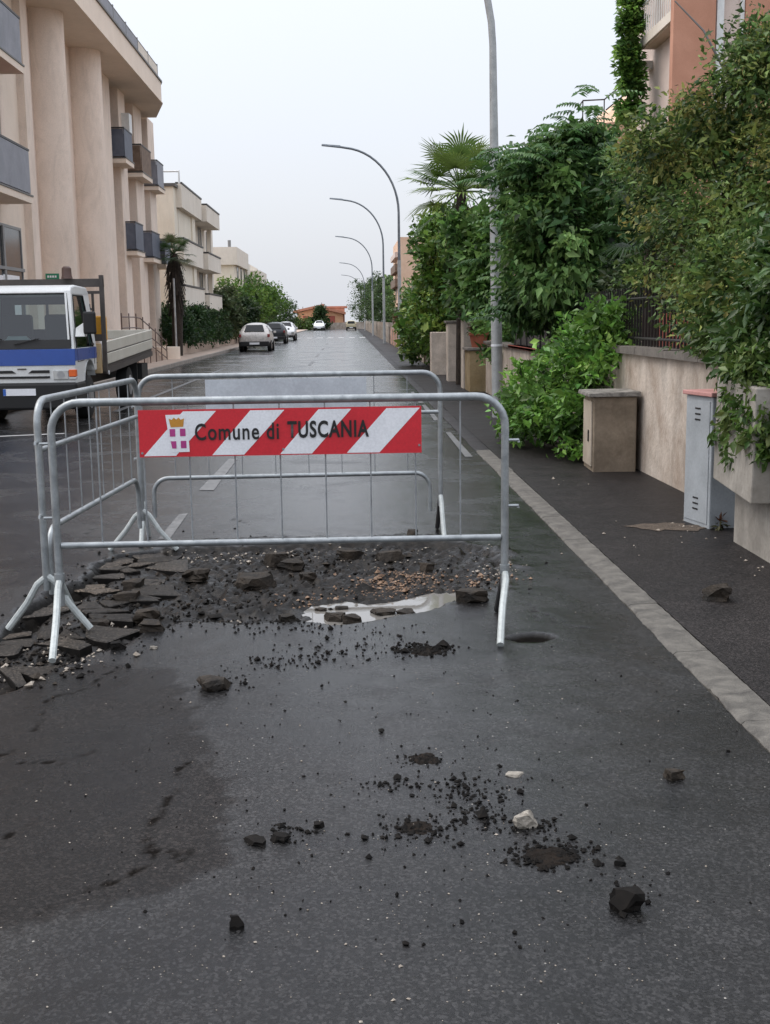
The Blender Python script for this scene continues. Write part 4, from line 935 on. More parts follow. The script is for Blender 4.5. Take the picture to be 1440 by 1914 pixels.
# roof, pillars, rear wall with window opening
T('roof', 'cabwhite', MB().prism([(.24, 2.10), (.34, 2.19), (.6, 2.22), (1.45, 2.20), (1.58, 2.12), (1.58, 2.05), (.26, 2.05)], 'x', -.78, .78), bevel=.03)
for s_ in (-1, 1):
    T('windscreen_pillar', 'cabwhite', MB().hexa([(s_*.85, -.02, 1.19), (s_*.76, -.03, 1.19), (s_*.76, .08, 1.19), (s_*.855, .10, 1.19)], [(s_*.775, .26, 2.12), (s_*.68, .24, 2.12), (s_*.68, .32, 2.12), (s_*.775, .36, 2.12)]))
    T('rear_pillar', 'cabwhite', MB().hexa([(s_*.858, 1.38, 1.19), (s_*.80, 1.38, 1.19), (s_*.80, 1.62, 1.19), (s_*.858, 1.62, 1.19)], [(s_*.775, 1.12, 2.1), (s_*.72, 1.12, 2.1), (s_*.72, 1.58, 2.1), (s_*.775, 1.58, 2.1)]))
    dw = T('side_window', 'glass', MB().add([(s_*.845, .11, 1.2), (s_*.845, 1.38, 1.2), (s_*.765, 1.12, 2.06), (s_*.765, .36, 2.06)], [(0, 1, 2, 3)]))
    T('window_trim', 'blackplastic', MB().tube([(s_*.86, .12, 1.2), (s_*.78, .37, 2.05), (s_*.78, 1.10, 2.05), (s_*.86, 1.36, 1.2)], .014, 6))
rw = MB(); rw.box(-.8, .8, 1.56, 1.6, 1.19, 1.5); rw.box(-.75, .75, 1.56, 1.6, 1.92, 2.08); rw.box(-.8, -.5, 1.56, 1.6, 1.5, 1.92); rw.box(.5, .8, 1.56, 1.6, 1.5, 1.92); T('rear_wall', 'blackplastic', rw)
T('windscreen', 'glass', MB().add([(-.79, -.015, 1.24), (.79, -.015, 1.24), (.715, .25, 2.07), (-.715, .25, 2.07)], [(0, 1, 2, 3)]))
T('screen_base', 'blackplastic', MB().hexa([(-.81, -.036, 1.195), (.81, -.036, 1.195), (.81, .02, 1.195), (-.81, .02, 1.195)], [(-.79, .005, 1.34), (.79, .005, 1.34), (.79, .05, 1.34), (-.79, .05, 1.34)]))
T('dashboard', 'blackplastic', MB().box(-.78, .78, .08, .45, 1.21, 1.32)); T('windscreen_seal', 'blackplastic', MB().tube([(-.8, -.02, 1.24), (-.72, .245, 2.075), (.72, .245, 2.075), (.8, -.02, 1.24)], .013, 6))
for x in (-.35, .35): T('seat', 'blackplastic', MB().box(x-.24, x+.24, 1.1, 1.3, 1.2, 1.75), bevel=.05)
T('papers', 'white', MB().hexa([(-.30, .06, 1.33), (.12, .06, 1.33), (.12, .2, 1.33), (-.3, .2, 1.33)], [(-.25, .1, 1.36), (.05, .1, 1.36), (.05, .18, 1.40), (-.25, .18, 1.40)]))
T('wiper', 'blackplastic', MB().tube([(-.1, -.035, 1.27), (.3, -.02, 1.36)], .01, 5)); T('wiper', 'blackplastic', MB().tube([(-.7, -.035, 1.27), (-.3, -.02, 1.36)], .01, 5))
# front: grille, lamps, bumper, plate
for z0_, z1_, xw_ in ((.81, .855, (.10, .44)), (.725, .76, (-.44, .44))):
    if xw_[0] > 0:
        for s_ in (-1, 1): T('grille_slot', 'blackplastic', MB().prism([(s_*xw_[0], z0_), (s_*xw_[1], z0_), (s_*xw_[1], z1_), (s_*(xw_[0]+.06), z1_)], 'y', -.042, -.024))
    else: T('grille_slot', 'blackplastic', MB().box(xw_[0], xw_[1], -.042, -.024, z0_, z1_))
T('emblem', 'steel', MB().box(-.07, .07, -.046, -.03, .868, .885))
for s_ in (-1, 1):
    T('headlamp', 'lamp', MB().box(min(s_*.5, s_*.745), max(s_*.5, s_*.745), -.05, -.02, .70, .855), bevel=.012)
    T('headlamp_bowl', 'rim', MB().tube([(s_*.62, -.055, .78), (s_*.62, -.04, .78)], .06, 14))
    T('indicator', 'amber', MB().box(min(s_*.75, s_*.866), max(s_*.75, s_*.866), -.052, .06, .745, .86), bevel=.01)
    T('corner_lamp', 'lamp', MB().box(min(s_*.75, s_*.864), max(s_*.75, s_*.864), -.05, .05, .70, .74), bevel=.006)
T('bumper', 'blackplastic', MB().box(-.88, .88, -.10, .6, .22, .655), bevel=.04)  # bumper carried lower, its black also standing for the shade under the truck
T('plate', 'white', MB().box(-.30, .22, -.115, -.102, .455, .565)); T('plate_band', 'euro', MB().box(-.30, -.255, -.118, -.116, .458, .562))
for s_ in (-1, 1):
    # mirror on its arm
    T('mirror_arm', 'cabwhite', MB().hexa([(s_*.86, .05, 1.38), (s_*.86, .22, 1.38), (s_*1.02, .2, 1.38), (s_*1.02, .05, 1.38)], [(s_*.86, .12, 1.52), (s_*.86, .24, 1.52), (s_*1.02, .2, 1.62), (s_*1.02, .1, 1.62)]), bevel=.01)
    T('mirror', 'blackplastic', MB().box(min(s_*1.0, s_*1.20), max(s_*1.0, s_*1.20), .02, .12, 1.42, 1.78), bevel=.03)
    T('door_handle', 'blackplastic', MB().box(min(s_*.862, s_*.885), max(s_*.862, s_*.885), 1.15, 1.35, 1.22, 1.26), bevel=.006)
    for pth in ([(s_*.863, .16, .98), (s_*.863, .13, 1.18)], [(s_*.863, 1.42, .9), (s_*.863, 1.42, 1.2)], [(s_*.863, .16, .98), (s_*.863, .62, .99)]): T('door_seam', 'blackplastic', MB().tube(pth, .006, 5))
    T('door_step', 'blackplastic', MB().box(min(s_*.70, s_*.87), max(s_*.70, s_*.87), .1, .55, .36, .5))
    for yw in (1.02, 4.7):
        wv = T('wheel', 'rubber', MB().tube([(s_*.62, yw, .36), (s_*.64, yw, .36), (s_*.84, yw, .36), (s_*.86, yw, .36)], [.31, .36, .36, .31], 24), smooth=True)
        T('rim', 'rim', MB().tube([(s_*.862, yw, .36), (s_*.88, yw, .36)], [.20, .12], 18), wv)
    T('wheel_arch', 'cabwhite', MB().add([(s_*(.865 if k_ % 2 else .72), 1.02+(.44)*math.cos(a_), .55+.44*math.sin(a_)) for a_ in np.linspace(.35, 2.9, 10) for k_ in (0, 1)], [(2*i, 2*i+1, 2*i+3, 2*i+2) for i in range(9)]))
    T('chassis_rail', 'steel', MB().box(min(s_*.3, s_*.42), max(s_*.3, s_*.42), .3, 6.6, .48, .62))
    T('mudguard', 'blackplastic', MB().box(min(s_*.55, s_*.92), max(s_*.55, s_*.92), 5.18, 5.22, .28, .80))
# rack behind the cab, beacon, tool boxes
for s_ in (-1, 1):
    T('rack_post', 'steel', MB().box(min(s_*.93, s_*1.0), max(s_*.93, s_*1.0), 1.78, 1.86, .75, 2.42))
T('rack_beam', 'steel', MB().box(-1.0, 1.0, 1.775, 1.865, 2.22, 2.36)); T('rack_beam', 'steel', MB().box(-.925, .925, 1.79, 1.85, 2.10, 2.15)); T('rack_beam', 'steel', MB().box(-.925, .925, 1.79, 1.85, 1.28, 1.40))
for x in (-.6, .0, .62, .8): T('rack_bar', 'steel', MB().box(x-.02, x+.02, 1.80, 1.84, 1.40, 2.10))
T('beacon', 'rail', MB().tube([(.40, 1.7, 2.36), (.40, 1.7, 2.42), (.40, 1.7, 2.54), (.40, 1.7, 2.57)], [.10, .085, .08, .05], 14), smooth=True)
T('exhaust_pipe', 'blackplastic', MB().tube([(.70, 1.72, 1.3), (.70, 1.72, 1.75), (.76, 1.70, 1.86)], .05, 10), smooth=True)
T('machine', 'yellow', MB().box(.55, .915, 1.9, 2.4, 1.28, 1.72), bevel=.03); T('tool_box', 'tan', MB().box(.45, .925, 1.66, 1.77, .72, 1.24), bevel=.01)
for zz in (.90, 1.05): T('tool_box_slot', 'steel', MB().box(.55, .86, 1.652, 1.658, zz, zz+.02))
# bed with two-board drop sides, the body riding slightly higher at the tail
BZ, BE = .80, 6.9
def bedbox(x0, x1, y0, y1, z0, z1):
    k_ = .034; f_ = lambda y: (y-1.9)*k_
    return MB().hexa([(x0, y0, z0+f_(y0)), (x1, y0, z0+f_(y0)), (x1, y1, z0+f_(y1)), (x0, y1, z0+f_(y1))], [(x0, y0, z1+f_(y0)), (x1, y0, z1+f_(y0)), (x1, y1, z1+f_(y1)), (x0, y1, z1+f_(y1))])
T('bed_floor', 'steel', bedbox(-.95, .95, 1.9, BE, BZ, BZ+.06)); T('bed_sill', 'steel', bedbox(-.97, .97, 1.88, BE+.02, BZ-.10, BZ-.002))
for s_ in (-1, 1):
    for (a, b) in ((BZ+.065, BZ+.26), (BZ+.275, BZ+.47)): T('side_board', 'bedside', bedbox(min(s_*.94, s_*.98), max(s_*.94, s_*.98), 1.95, BE-.02, a, b), bevel=.012)
    T('board_groove', 'steel', bedbox(min(s_*.945, s_*.972), max(s_*.945, s_*.972), 1.95, BE-.02, BZ+.255, BZ+.28))
for (a, b) in ((BZ+.065, BZ+.26), (BZ+.275, BZ+.47)): T('tail_board', 'bedside', bedbox(-.935, .935, BE-.04, BE, a, b), bevel=.012)
T('load', 'white', MB().hexa([(.3, 2.4, BZ+.07), (.8, 2.4, BZ+.07), (.8, 3.1, BZ+.08), (.3, 3.1, BZ+.08)], [(.4, 2.5, BZ+.5), (.75, 2.5, BZ+.52), (.75, 2.9, BZ+.55), (.4, 3., BZ+.5)]), bevel=.05)
T('bed_light', 'white', MB().tube([(.975, 2.02, .72), (.985, 2.02, .72)], .04, 10)); T('tail_box', 'blackplastic', MB().box(.55, .95, 5.6, 6.3, .42, .74))

# ------------------------------------------------------------------ cars
def car(name, label, loc, rz_, paint, st, W=1., tailc='redlens', front_lamp=True, plate=True, bump_dark=True, group='cars along the street'):
    r = empty(name, loc, rz_, label=label, cat='car', group=group)
    V = []; n = 9
    for (y, zs, ws, zb, wb, zt, wt) in st:
        ws, wb, wt = ws*W, wb*W, wt*W; zm = zs+(zb-zs)*.45
        half = [(ws, zs), (wb*1.01, zm), (wb, zb), (wt, zt)]
        V += [(-a, y, b) for a, b in half]+[(0, y, zt+.025)]+[(a, y, b) for a, b in half[::-1]]
    m = MB(); fs = []
    for i in range(len(st)-1):
        for j in range(n-1): fs.append((i*n+j, (i+1)*n+j, (i+1)*n+j+1, i*n+j+1))
        fs.append((i*n+n-1, (i+1)*n+n-1, (i+1)*n, i*n))
    fs += [tuple(range(n)), tuple(range((len(st)-1)*n, len(st)*n))]
    m.add(V, fs); bo = m.build('body', paint, r, True, False, angle=75)
    sub_ = bo.modifiers.new('round', 'SUBSURF'); sub_.levels = 2; sub_.render_levels = 2
    def L(i): return st[i]
    def topglass(name, i, k, ins=.08):
        (y0, _, _, _, _, z0, w0), (y1, _, _, _, _, z1, w1) = L(i), L(k)
        A = [Vector((-w0*W+ins, y0, z0)), Vector((w0*W-ins, y0, z0)), Vector((w1*W-ins, y1, z1)), Vector((-w1*W+ins, y1, z1))]
        c = sum(A, Vector())/4; nn = (A[1]-A[0]).cross(A[2]-A[0]).normalized(); nn = nn if nn.z > 0 else -nn
        A = [c+(p-c)*.88+nn*.03 for p in A]
        mm = MB().add(A+[p-nn*.02 for p in A], [(0, 1, 2, 3), (4, 7, 6, 5), (0, 4, 5, 1), (1, 5, 6, 2), (2, 6, 7, 3), (3, 7, 4, 0)]); mm.build(name, 'carglass', r, world=False)
    topglass('rear_window', 1, 2); topglass('windscreen', len(st)-4, len(st)-3)
    a, b = L(2), L(len(st)-4)
    for s_ in (-1, 1):
        for f0, f1 in ((.06, .46), (.5, .98)):
            ya, yb = a[0]+(b[0]-a[0])*f0, a[0]+(b[0]-a[0])*f1
            q = []
            for y, t_ in ((ya, .12), (yb+.25*(f1 > .9), .12), (yb, .9), (ya+.1*(f0 < .1), .88)):
                wb, zb, wt, zt = a[4]*W, a[3], a[6]*W, min(a[5], b[5]); q.append(Vector((s_*(wb+(wt-wb)*t_+.018), y, zb+(zt-zb)*t_)))
            MB().add(q, [(0, 1, 2, 3)]).build('side_window', 'carglass', r, world=False)
    Lc = st[-1][0]; wsx = st[3][4]*W
    for s_ in (-1, 1):
        for yw in (.68, Lc-.72):
            wv = MB().tube([(s_*(wsx-.2), yw, .30), (s_*(wsx-.18), yw, .30), (s_*(wsx+.0), yw, .30), (s_*(wsx+.02), yw, .30)], [.26, .30, .30, .26], 20).build('wheel', 'rubber', r, True, False)
            MB().tube([(s_*(wsx+.021), yw, .30), (s_*(wsx+.03), yw, .30)], [.19, .15], 14).build('rim', 'rim', wv, True, False)
        MB().box(min(s_*(wsx-.16), s_*(wsx-.03)), max(s_*(wsx-.16), s_*(wsx-.03)), .02, .16, .74, .90).build('tail_lamp', tailc, r, world=False, bevel=.02)
        MB().box(min(s_*(wsx-.30), s_*(wsx-.06)), max(s_*(wsx-.30), s_*(wsx-.06)), Lc-.16, Lc+.0, .55, .70).build('headlamp', 'lamp', r, world=False, bevel=.02)
        MB().box(min(s_*(wsx+.02), s_*(wsx+.16)), max(s_*(wsx+.02), s_*(wsx+.16)), Lc-1.3, Lc-1.2, .92, 1.04).build('mirror', paint, r, world=False, bevel=.02)
    MB().box(-wsx+.08, wsx-.08, -.03, .16, .26, .52).build('rear_bumper', 'blackplastic' if bump_dark else paint, r, world=False, bevel=.04)
    MB().box(-wsx+.10, wsx-.10, Lc-.14, Lc+.03, .24, .42).build('front_bumper', 'blackplastic', r, world=False, bevel=.04)
    MB().box(-.26, .26, -.042, -.031, .36, .47).build('number_plate', 'white', r, world=False); MB().box(-.26, .26, Lc+.031, Lc+.04, .32, .43).build('number_plate', 'white', r, world=False)
    return r
HATCH = [(0, .34, .62, .74, .72, .78, .62), (.10, .27, .76, .96, .80, 1.0, .68), (.46, .25, .80, 1.0, .83, 1.38, .56), (.75, .25, .80, 1.0, .84, 1.46, .57), (1.8, .25, .80, .97, .84, 1.49, .58), (2.15, .25, .80, .96, .84, 1.43, .57), (2.75, .25, .80, .94, .83, 1.0, .70), (3.45, .27, .78, .80, .80, .84, .66), (3.68, .34, .66, .60, .68, .62, .56)]
BOXY = [(0, .36, .68, .82, .70, .84, .66), (.05, .28, .72, .92, .74, .95, .70), (.16, .28, .72, .94, .74, 1.36, .64), (.4, .28, .72, .94, .74, 1.43, .64), (1.7, .28, .72, .93, .74, 1.44, .64), (2.1, .28, .72, .92, .74, 1.38, .63), (2.6, .28, .72, .90, .74, .93, .68), (3.2, .28, .72, .80, .73, .84, .66), (3.4, .34, .68, .60, .69, .62, .62)]
def gx(u, v): return G(u, v)
q = G(473, 657); car('parked_car', 'beige hatchback parked nearest on the left, seen from behind', (q[0]+.1, q[1], 0), 0, 'beigecar', HATCH)
q = G(509, 643); car('parked_car', 'dark hatchback parked between the beige and the white car', (q[0]+.05, q[1]+1, 0), 0, 'darkcar', HATCH)
q = G(532, 637); car('parked_car', 'white car parked facing the camera beyond the dark car', (q[0], q[1]+4, 0), math.pi, 'whitecar', HATCH)
q = G(597, 618); car('moving_car', 'white car coming towards the camera far down the road', (q[0], q[1]+3, 0), math.pi, 'whitecar', HATCH)
q = G(657, 617.5); car('moving_car', 'cream boxy little car driving away at the right kerb', (q[0], q[1], 0), 0, 'creamcar', BOXY)
sp2 = empty('sign_post', (G(331, 668, .12)[0], G(331, 668, .12)[1], .12), label='thin grey post standing before the left hedge', cat='post')
MB().tube([(0, 0, 0), (0, 0, 3.2)], .04, 8).build('post', 'pole', sp2, True, False); MB().tube([(0, 0, 3.2), (0, 0, 3.26)], [.05, .03], 8).build('cap', 'frame', sp2, True, False)

# ------------------------------------------------------------------ vegetation
def unit(a): return a/np.maximum(np.linalg.norm(a, axis=1, keepdims=True), 1e-9)
def leaf_obj(name, C, D, Nn, ln, wd, colr, parent, mat='leaf', fold=.18):
    """one small folded leaf for each row: centre C, direction D, normal Nn, length, width, colour"""
    n = len(C); D = unit(D); Nn = unit(Nn-D*np.sum(Nn*D, 1, keepdims=True)); Sd = np.cross(D, Nn)
    ln = np.broadcast_to(ln, n)[:, None]; wd = np.broadcast_to(wd, n)[:, None]
    b = C-D*ln*.5; t_ = C+D*ln*.5-Nn*ln*.12; l_ = C-D*ln*.08+Sd*wd*.5+Nn*wd*fold; r_ = C-D*ln*.08-Sd*wd*.5+Nn*wd*fold
    V = np.stack([b, r_, t_, l_], 1).reshape(-1, 3)
    if parent is not None: V = V-np.array(parent.location)
    ix = np.arange(n)[:, None]*4; Fq = np.concatenate([ix+np.array([[0, 1, 2]]), ix+np.array([[0, 2, 3]])], 0)
    me = np_mesh(name, V, Fq, mat)
    a = me.attributes.new('col', 'FLOAT_COLOR', 'POINT'); cc = np.ones((n, 4, 4), np.float32); cc[:, :, :3] = np.clip(colr, 0.002, 1)[:, None, :]
    a.data.foreach_set('color', cc.ravel())
    o = bpy.data.objects.new(name, me); col.objects.link(o); o.parent = parent; return o
def colours(n, palette, clump=None, var=.22):
    pal = np.array(palette); k = rng.integers(0, len(pal), n) if clump is None else clump % len(pal)
    c = pal[k]*(1+rng.normal(0, var, (n, 1))); c[:, 0] *= 1+rng.normal(0, .08, n); return np.abs(c)
def clumps(blobs, per, spread, hollow=.35):
    """clump centres through ellipsoids, leaves gathered round each; returns centres, outward vectors, clump ids"""
    C = []; O = []; I = []; kid = 0; cen = []
    for (cx, cy, cz, rx, ry, rz__, nc) in blobs:
        for _ in range(nc):
            d = unit(rng.normal(size=(1, 3)))[0]; rr = (hollow+(1-hollow)*rng.random())**.6*(.88+.28*rng.random())
            c = np.array([cx, cy, cz])+d*rr*np.array([rx, ry, rz__]); cen.append(c)
            s_ = spread*rng.uniform(.6, 1.35); m_ = int(per*rng.uniform(.5, 1.4))
            off = np.clip(rng.normal(size=(m_, 3)), -1.7, 1.7)*s_*np.array([1, 1, .75]); C.append(c+off); O.append(unit(off+d*.9*s_)); I.append(np.full(m_, kid)); kid += 1
    return np.concatenate(C), np.concatenate(O), np.concatenate(I), np.array(cen)
def limbs(parent, base, cens, r0, n=14, name='trunk', mat='bark', fork=.35):
    m = MB(); base = Vector(base); mean = Vector(np.mean(cens, 0)); fk = base.lerp(mean, fork)
    m.tube([base-Vector((0, 0, .15)), base.lerp(fk, .5)+Vector((random.gauss(0, .04), random.gauss(0, .04), 0)), fk], [r0*1.15, r0*.9, r0*.75], 8)
    for c in random.sample(list(map(tuple, cens)), min(n, len(cens))):
        c = Vector(c); md = fk.lerp(c, .5)+Vector((random.gauss(0, .12), random.gauss(0, .12), random.uniform(0, .2)))
        m.tube([fk, md, c], [r0*.5, r0*.28, r0*.08], 6)
    return m.build(name, mat, parent, True)
def tree(name, label, cat, base, blobs, per, spread, ln, asp, pal, r0=.12, group=None, mat='leaf', flat=.5, droop=.0, var=.22, hollow=.35, nl=14, fork=.35, trunk='trunk', crown='crown', dark=None):
    r = empty(name, base, label=label, cat=cat, group=group)
    C, O, I, cen = clumps(blobs, per, spread, hollow)
    n = len(C); keep = C[:, 2] > .06; C, O, I = C[keep], O[keep], I[keep]; n = len(C)
    D = unit(O+rng.normal(size=(n, 3))*.6+np.array([0, 0, -droop])); Nn = rng.normal(size=(n, 3))*.55+np.array([0, 0, flat])+O*.35
    l_ = ln*np.exp(rng.normal(-.05, .38, n))
    leaf_obj(crown, C, D, Nn, l_, l_*asp, colours(n, pal, I, var), r, mat)
    limbs(r, base, cen, r0, nl, trunk, fork=fork)
    return r, cen
GR = [(0.075, 0.1575, 0.036), (0.105, 0.2025, 0.045), (0.06, 0.1275, 0.033), (0.135, 0.24, 0.06)]
DK = [(.095, .18, .048), (.12, .215, .058), (.066, .132, .038), (.155, .26, .075)]
OL = [(.155, .225, .06), (.13, .205, .055), (.20, .245, .065), (.115, .19, .055), (.25, .255, .075)]
BR = [(0.162, 0.324, 0.0567), (0.1215, 0.2511, 0.0454), (0.0972, 0.2025, 0.0421), (0.2268, 0.4, 0.081)]

# light green bush spilling over the pavement
B_ = [(2.55, 14.2, .62, .62, 1.4, .60, 60), (2.75, 13.8, 1.15, .45, 1.1, .40, 34), (2.25, 14.8, .45, .40, 1.1, .42, 34), (2.95, 13.4, 1.5, .28, .6, .25, 12), (2.6, 13.0, .40, .40, .35, .40, 18)]
tree('leafy_bush', 'bright green leafy bush spilling over the pavement beside the utility box', 'bush', (2.75, 14.2, WZ), B_, 75, .11, .085, .55, BR+GR[:2], .03, mat='leaf_gloss', var=.3, hollow=.25)
# big dark tree around the first lamp post
B_ = [(3.35, 17.0, 2.9, 1.1, 1.2, .95, 58), (3.0, 16.2, 2.5, .75, .8, .75, 36), (4.0, 17.5, 3.5, .8, 1.0, .7, 32), (2.7, 16.8, 3.35, .42, .6, .6, 24), (3.9, 16.8, 2.1, .8, 1., .6, 40), (2.85, 17.6, 1.9, .55, .6, .45, 24), (*AY(1075, 275, 17), .45, .5, .25, 14), (*AY(985, 335, 16.8), .3, .4, .25, 10)]
tr, cen = tree('dark_tree', 'big dark green tree growing round the nearest lamp post', 'tree', (3.75, 17.3, 0), B_, 120, .18, .115, .50, DK+[(.05, .11, .035)], .11, flat=.9, droop=.55, var=.25)
# compound leaves sticking out at the top of the dark tree
Cf, Df, Nf, Lf, Kf = [], [], [], [], []
for i in range(210):
    if i < 60: u, v = random.uniform(950, 1130), random.uniform(165, 300)
    else: u, v = random.uniform(895, 1190), random.uniform(270, 600)
    if i < 60 and v < 300-(u-930)*.62: v = 300-(u-930)*.62+random.uniform(0, 40)
    if i in (3, 7, 9, 15): u, v = random.uniform(1062, 1120), random.uniform(170, 200)
    b0 = AY(u, v, 16.9+random.uniform(-1.0, .5)); ang = random.uniform(0, 6.28); L_ = random.uniform(.35, .6)
    d0 = np.array([math.cos(ang), math.sin(ang)*.6, random.uniform(.05, .5)]); d0 /= np.linalg.norm(d0); side = np.cross(d0, [0, 0, 1]); side /= np.linalg.norm(side)
    for k_ in range(9):
        t_ = (k_+1)/9; pt = b0+d0*L_*t_+np.array([0, 0, -.38*L_*t_*t_])
        for s_ in (-1, 1):
            ll = .13*(1-.45*t_)+.02
            dd = side*s_+d0*.45+np.array([0, 0, -.55]); dd /= np.linalg.norm(dd)
            Cf.append(pt+dd*ll*.5); Df.append(dd); Nf.append([0, 0, 1]+rng.normal(size=3)*.25); Lf.append(ll); Kf.append(i)
o = leaf_obj('compound_leaves', np.array(Cf), np.array(Df), np.array(Nf), np.array(Lf), np.array(Lf)*.42, colours(len(Cf), [(.075, .155, .05), (.10, .19, .06), (.055, .12, .042)], np.array(Kf)), tr, 'leaf')
# olive shrub over the wall at the right
B_ = [(3.55, 10.2, 2.3, .75, 1.2, .95, 95), (3.9, 9.6, 3.2, .65, .9, .65, 62), (3.3, 11.2, 2.75, .6, .9, .55, 44), (3.15, 9.4, 1.75, .35, 1., .55, 50), (3.3, 11.6, 2.1, .45, .9, .55, 36), (3.75, 8.6, 2.0, .5, .7, .9, 50), (3.3, 12.3, 3.1, .6, .5, .4, 34), (4.2, 10.5, 3.6, .6, .8, .4, 30), (3.95, 9.3, 3.75, .35, .5, .35, 26), (3.6, 10.8, 3.35, .5, .6, .35, 26), (*AY(1330, 215, 10.5), .3, .4, .22, 22), (*AY(1405, 130, 10.), .22, .4, .22, 22), (*AY(1235, 265, 11), .3, .4, .2, 20), (*AY(1440, 80, 10), .2, .4, .2, 16)]
tree('olive_shrub', 'tall olive-brown shrub with fine leaves leaning over the garden wall', 'shrub', (3.7, 10.3, 0), B_, 120, .13, .052, .48, OL+[(.06, .11, .03), (.085, .13, .035), (.045, .085, .026)], .06, flat=.4, droop=.2, var=.32, nl=26)
q0, q1 = AY(1262, 2, 11.2), AY(1358, 138, 10.6)
br = empty('bare_branch', tuple(q1), label='thin dark bare branch crossing the terracotta wall at the upper right', cat='branch')
MB().tube([q0, (q0*.5+q1*.5)+np.array([.03, 0, .05]), q1, q1+np.array([.25, 0, -.5])], [.006, .009, .012, .013], 6).build('stem', 'darkrail', br, True)
q2 = AY(1345, 118, 10.7); q3 = AY(1385, 20, 10.9); MB().tube([q2, (q2+q3)/2+np.array([-.04, 0, 0]), q3], [.006, .004, .002], 5).build('twig', 'darkrail', br, True)
# green shrub hanging at the right edge, and the vine over the meter box
B_ = [(3.15, 8.6, 1.45, .35, .6, .45, 40), (3.25, 8.2, 1.95, .4, .6, .4, 34), (2.85, 8.0, 1.35, .25, .5, .22, 34), (2.95, 7.6, 1.7, .3, .5, .35, 30), (3.05, 9.4, 1.45, .22, .7, .22, 18)]
tree('hanging_shrub', 'mid-green shrub hanging over the wall above the grey cabinet', 'shrub', (3.5, 8.7, 0), B_, 85, .10, .075, .42, [(.05, .10, .025), (.035, .075, .02), (.07, .12, .03)], .04, droop=.4, mat='leaf_gloss')
B_ = [(*AY(1395, 800, 7.75), .10, .25, .16, 18), (*AY(1385, 850, 7.9), .06, .15, .10, 9), (*AY(1425, 760, 7.5), .12, .3, .16, 18), (*AY(1358, 800, 8.2), .05, .1, .12, 5), (*AY(1420, 690, 7.7), .16, .3, .12, 26), (*AY(1432, 830, 7.4), .08, .15, .14, 14), (*AY(1405, 745, 7.9), .14, .3, .10, 22)]
tree('climbing_vine', 'light green vine hanging over the concrete meter box at the right edge', 'vine', (2.9, 7.9, 1.16), B_, 34, .055, .062, .5, [(.09, .16, .03), (.07, .13, .03), (.12, .17, .05)], .012, droop=.6, mat='leaf_gloss', nl=6, trunk='stem', crown='leaves')
# shrubs between
tree('garden_shrub', 'green garden shrub behind the mossy low wall and lamp post', 'shrub', (3.6, 23, 0), [(3.4, 23, 1.3, .75, 2., .9, 60), (4.0, 22, 2.2, .8, 1.5, .9, 40)], 70, .16, .12, .5, GR, .06, var=.3)
tree('garden_shrub', 'olive garden shrub behind the picket fence', 'shrub', (3.9, 14.5, 0), [(3.8, 14.5, 1.8, .6, 2.4, .7, 70), (4.4, 13, 2.2, .8, 1.2, .8, 36)], 70, .14, .09, .5, [(.028, .05, .018), (.04, .058, .02), (.05, .065, .025)], .05)
tree('flowering_shrub', 'shrub with orange-yellow leaves glowing behind the picket fence', 'shrub', (3.5, 11.9, 1.0), [(3.42, 11.9, 1.95, .12, .35, .14, 8), (3.5, 11.0, 2.4, .1, .2, .35, 6)], 40, .06, .09, .45, [(.42, .20, .03), (.36, .26, .05), (.38, .12, .05)], .015, nl=5, trunk='stem')
# tall climbing hedge and trees to the left of the dark tree
B_ = [(2.75, 37.5, 1.6, .75, 2.2, 1.5, 85), (2.9, 37.0, 3.6, .75, 1.8, 1.1, 70), (3.3, 38, 4.6, .7, 1.6, .55, 34), (2.35, 40.5, 1.3, .5, 1.6, 1.1, 44), (3.8, 36, 2.6, .8, 1.5, 2.0, 60)]
tree('climbing_hedge', 'tall column of glossy climbing hedge left of the fan palm', 'hedge', (3.0, 38, 0), B_, 60, .20, .16, .6, [(.09, .18, .032), (.06, .13, .03), (.13, .23, .045), (.19, .27, .055)], .12, mat='leaf_gloss', var=.3)
tree('garden_tree', 'mid-green tree between the fan palm and the dark tree', 'tree', (3.6, 26.9, 0), [(3.5, 26.5, 2.6, .75, .9, 1.3, 80), (3.05, 26.2, 3.2, .45, .6, .8, 36), (4.2, 26, 3.4, .9, 1.3, .8, 40), (2.95, 26, 2.2, .35, .5, .5, 20), (*AY(866, 440, 27), .35, .4, .5, 26), (*AY(880, 530, 27), .4, .4, .5, 24)], 60, .22, .17, .5, GR, .12, var=.3)
# ivy column at the upper right building
q = AY(1178, 60, 30.3); B_ = [(AY(1178, v_, 30.3)[0], 30.3, AY(1178, v_, 30.3)[2], .30, .25, .42, 16) for v_ in (0, 50, 100, 150, 195)]+[(q[0], 30.3, 10, .3, .3, .8, 14)]
iv = empty('ivy_column', (q[0], 30.4, 0), label='column of green ivy hanging at the terracotta building balcony', cat='ivy')
C, O, I, cen = clumps(B_, 60, .12, .2); leaf_obj('leaves', C, O, O+np.array([0, -.3, .3]), .15, .11, colours(len(C), BR[1:]+GR, I, .3), iv, 'leaf')
MB().tube([(q[0], 30.45, 0), (q[0]+.05, 30.45, 4), (q[0], 30.45, 9)], [.06, .05, .03], 7).build('stem', 'bark', iv, True)

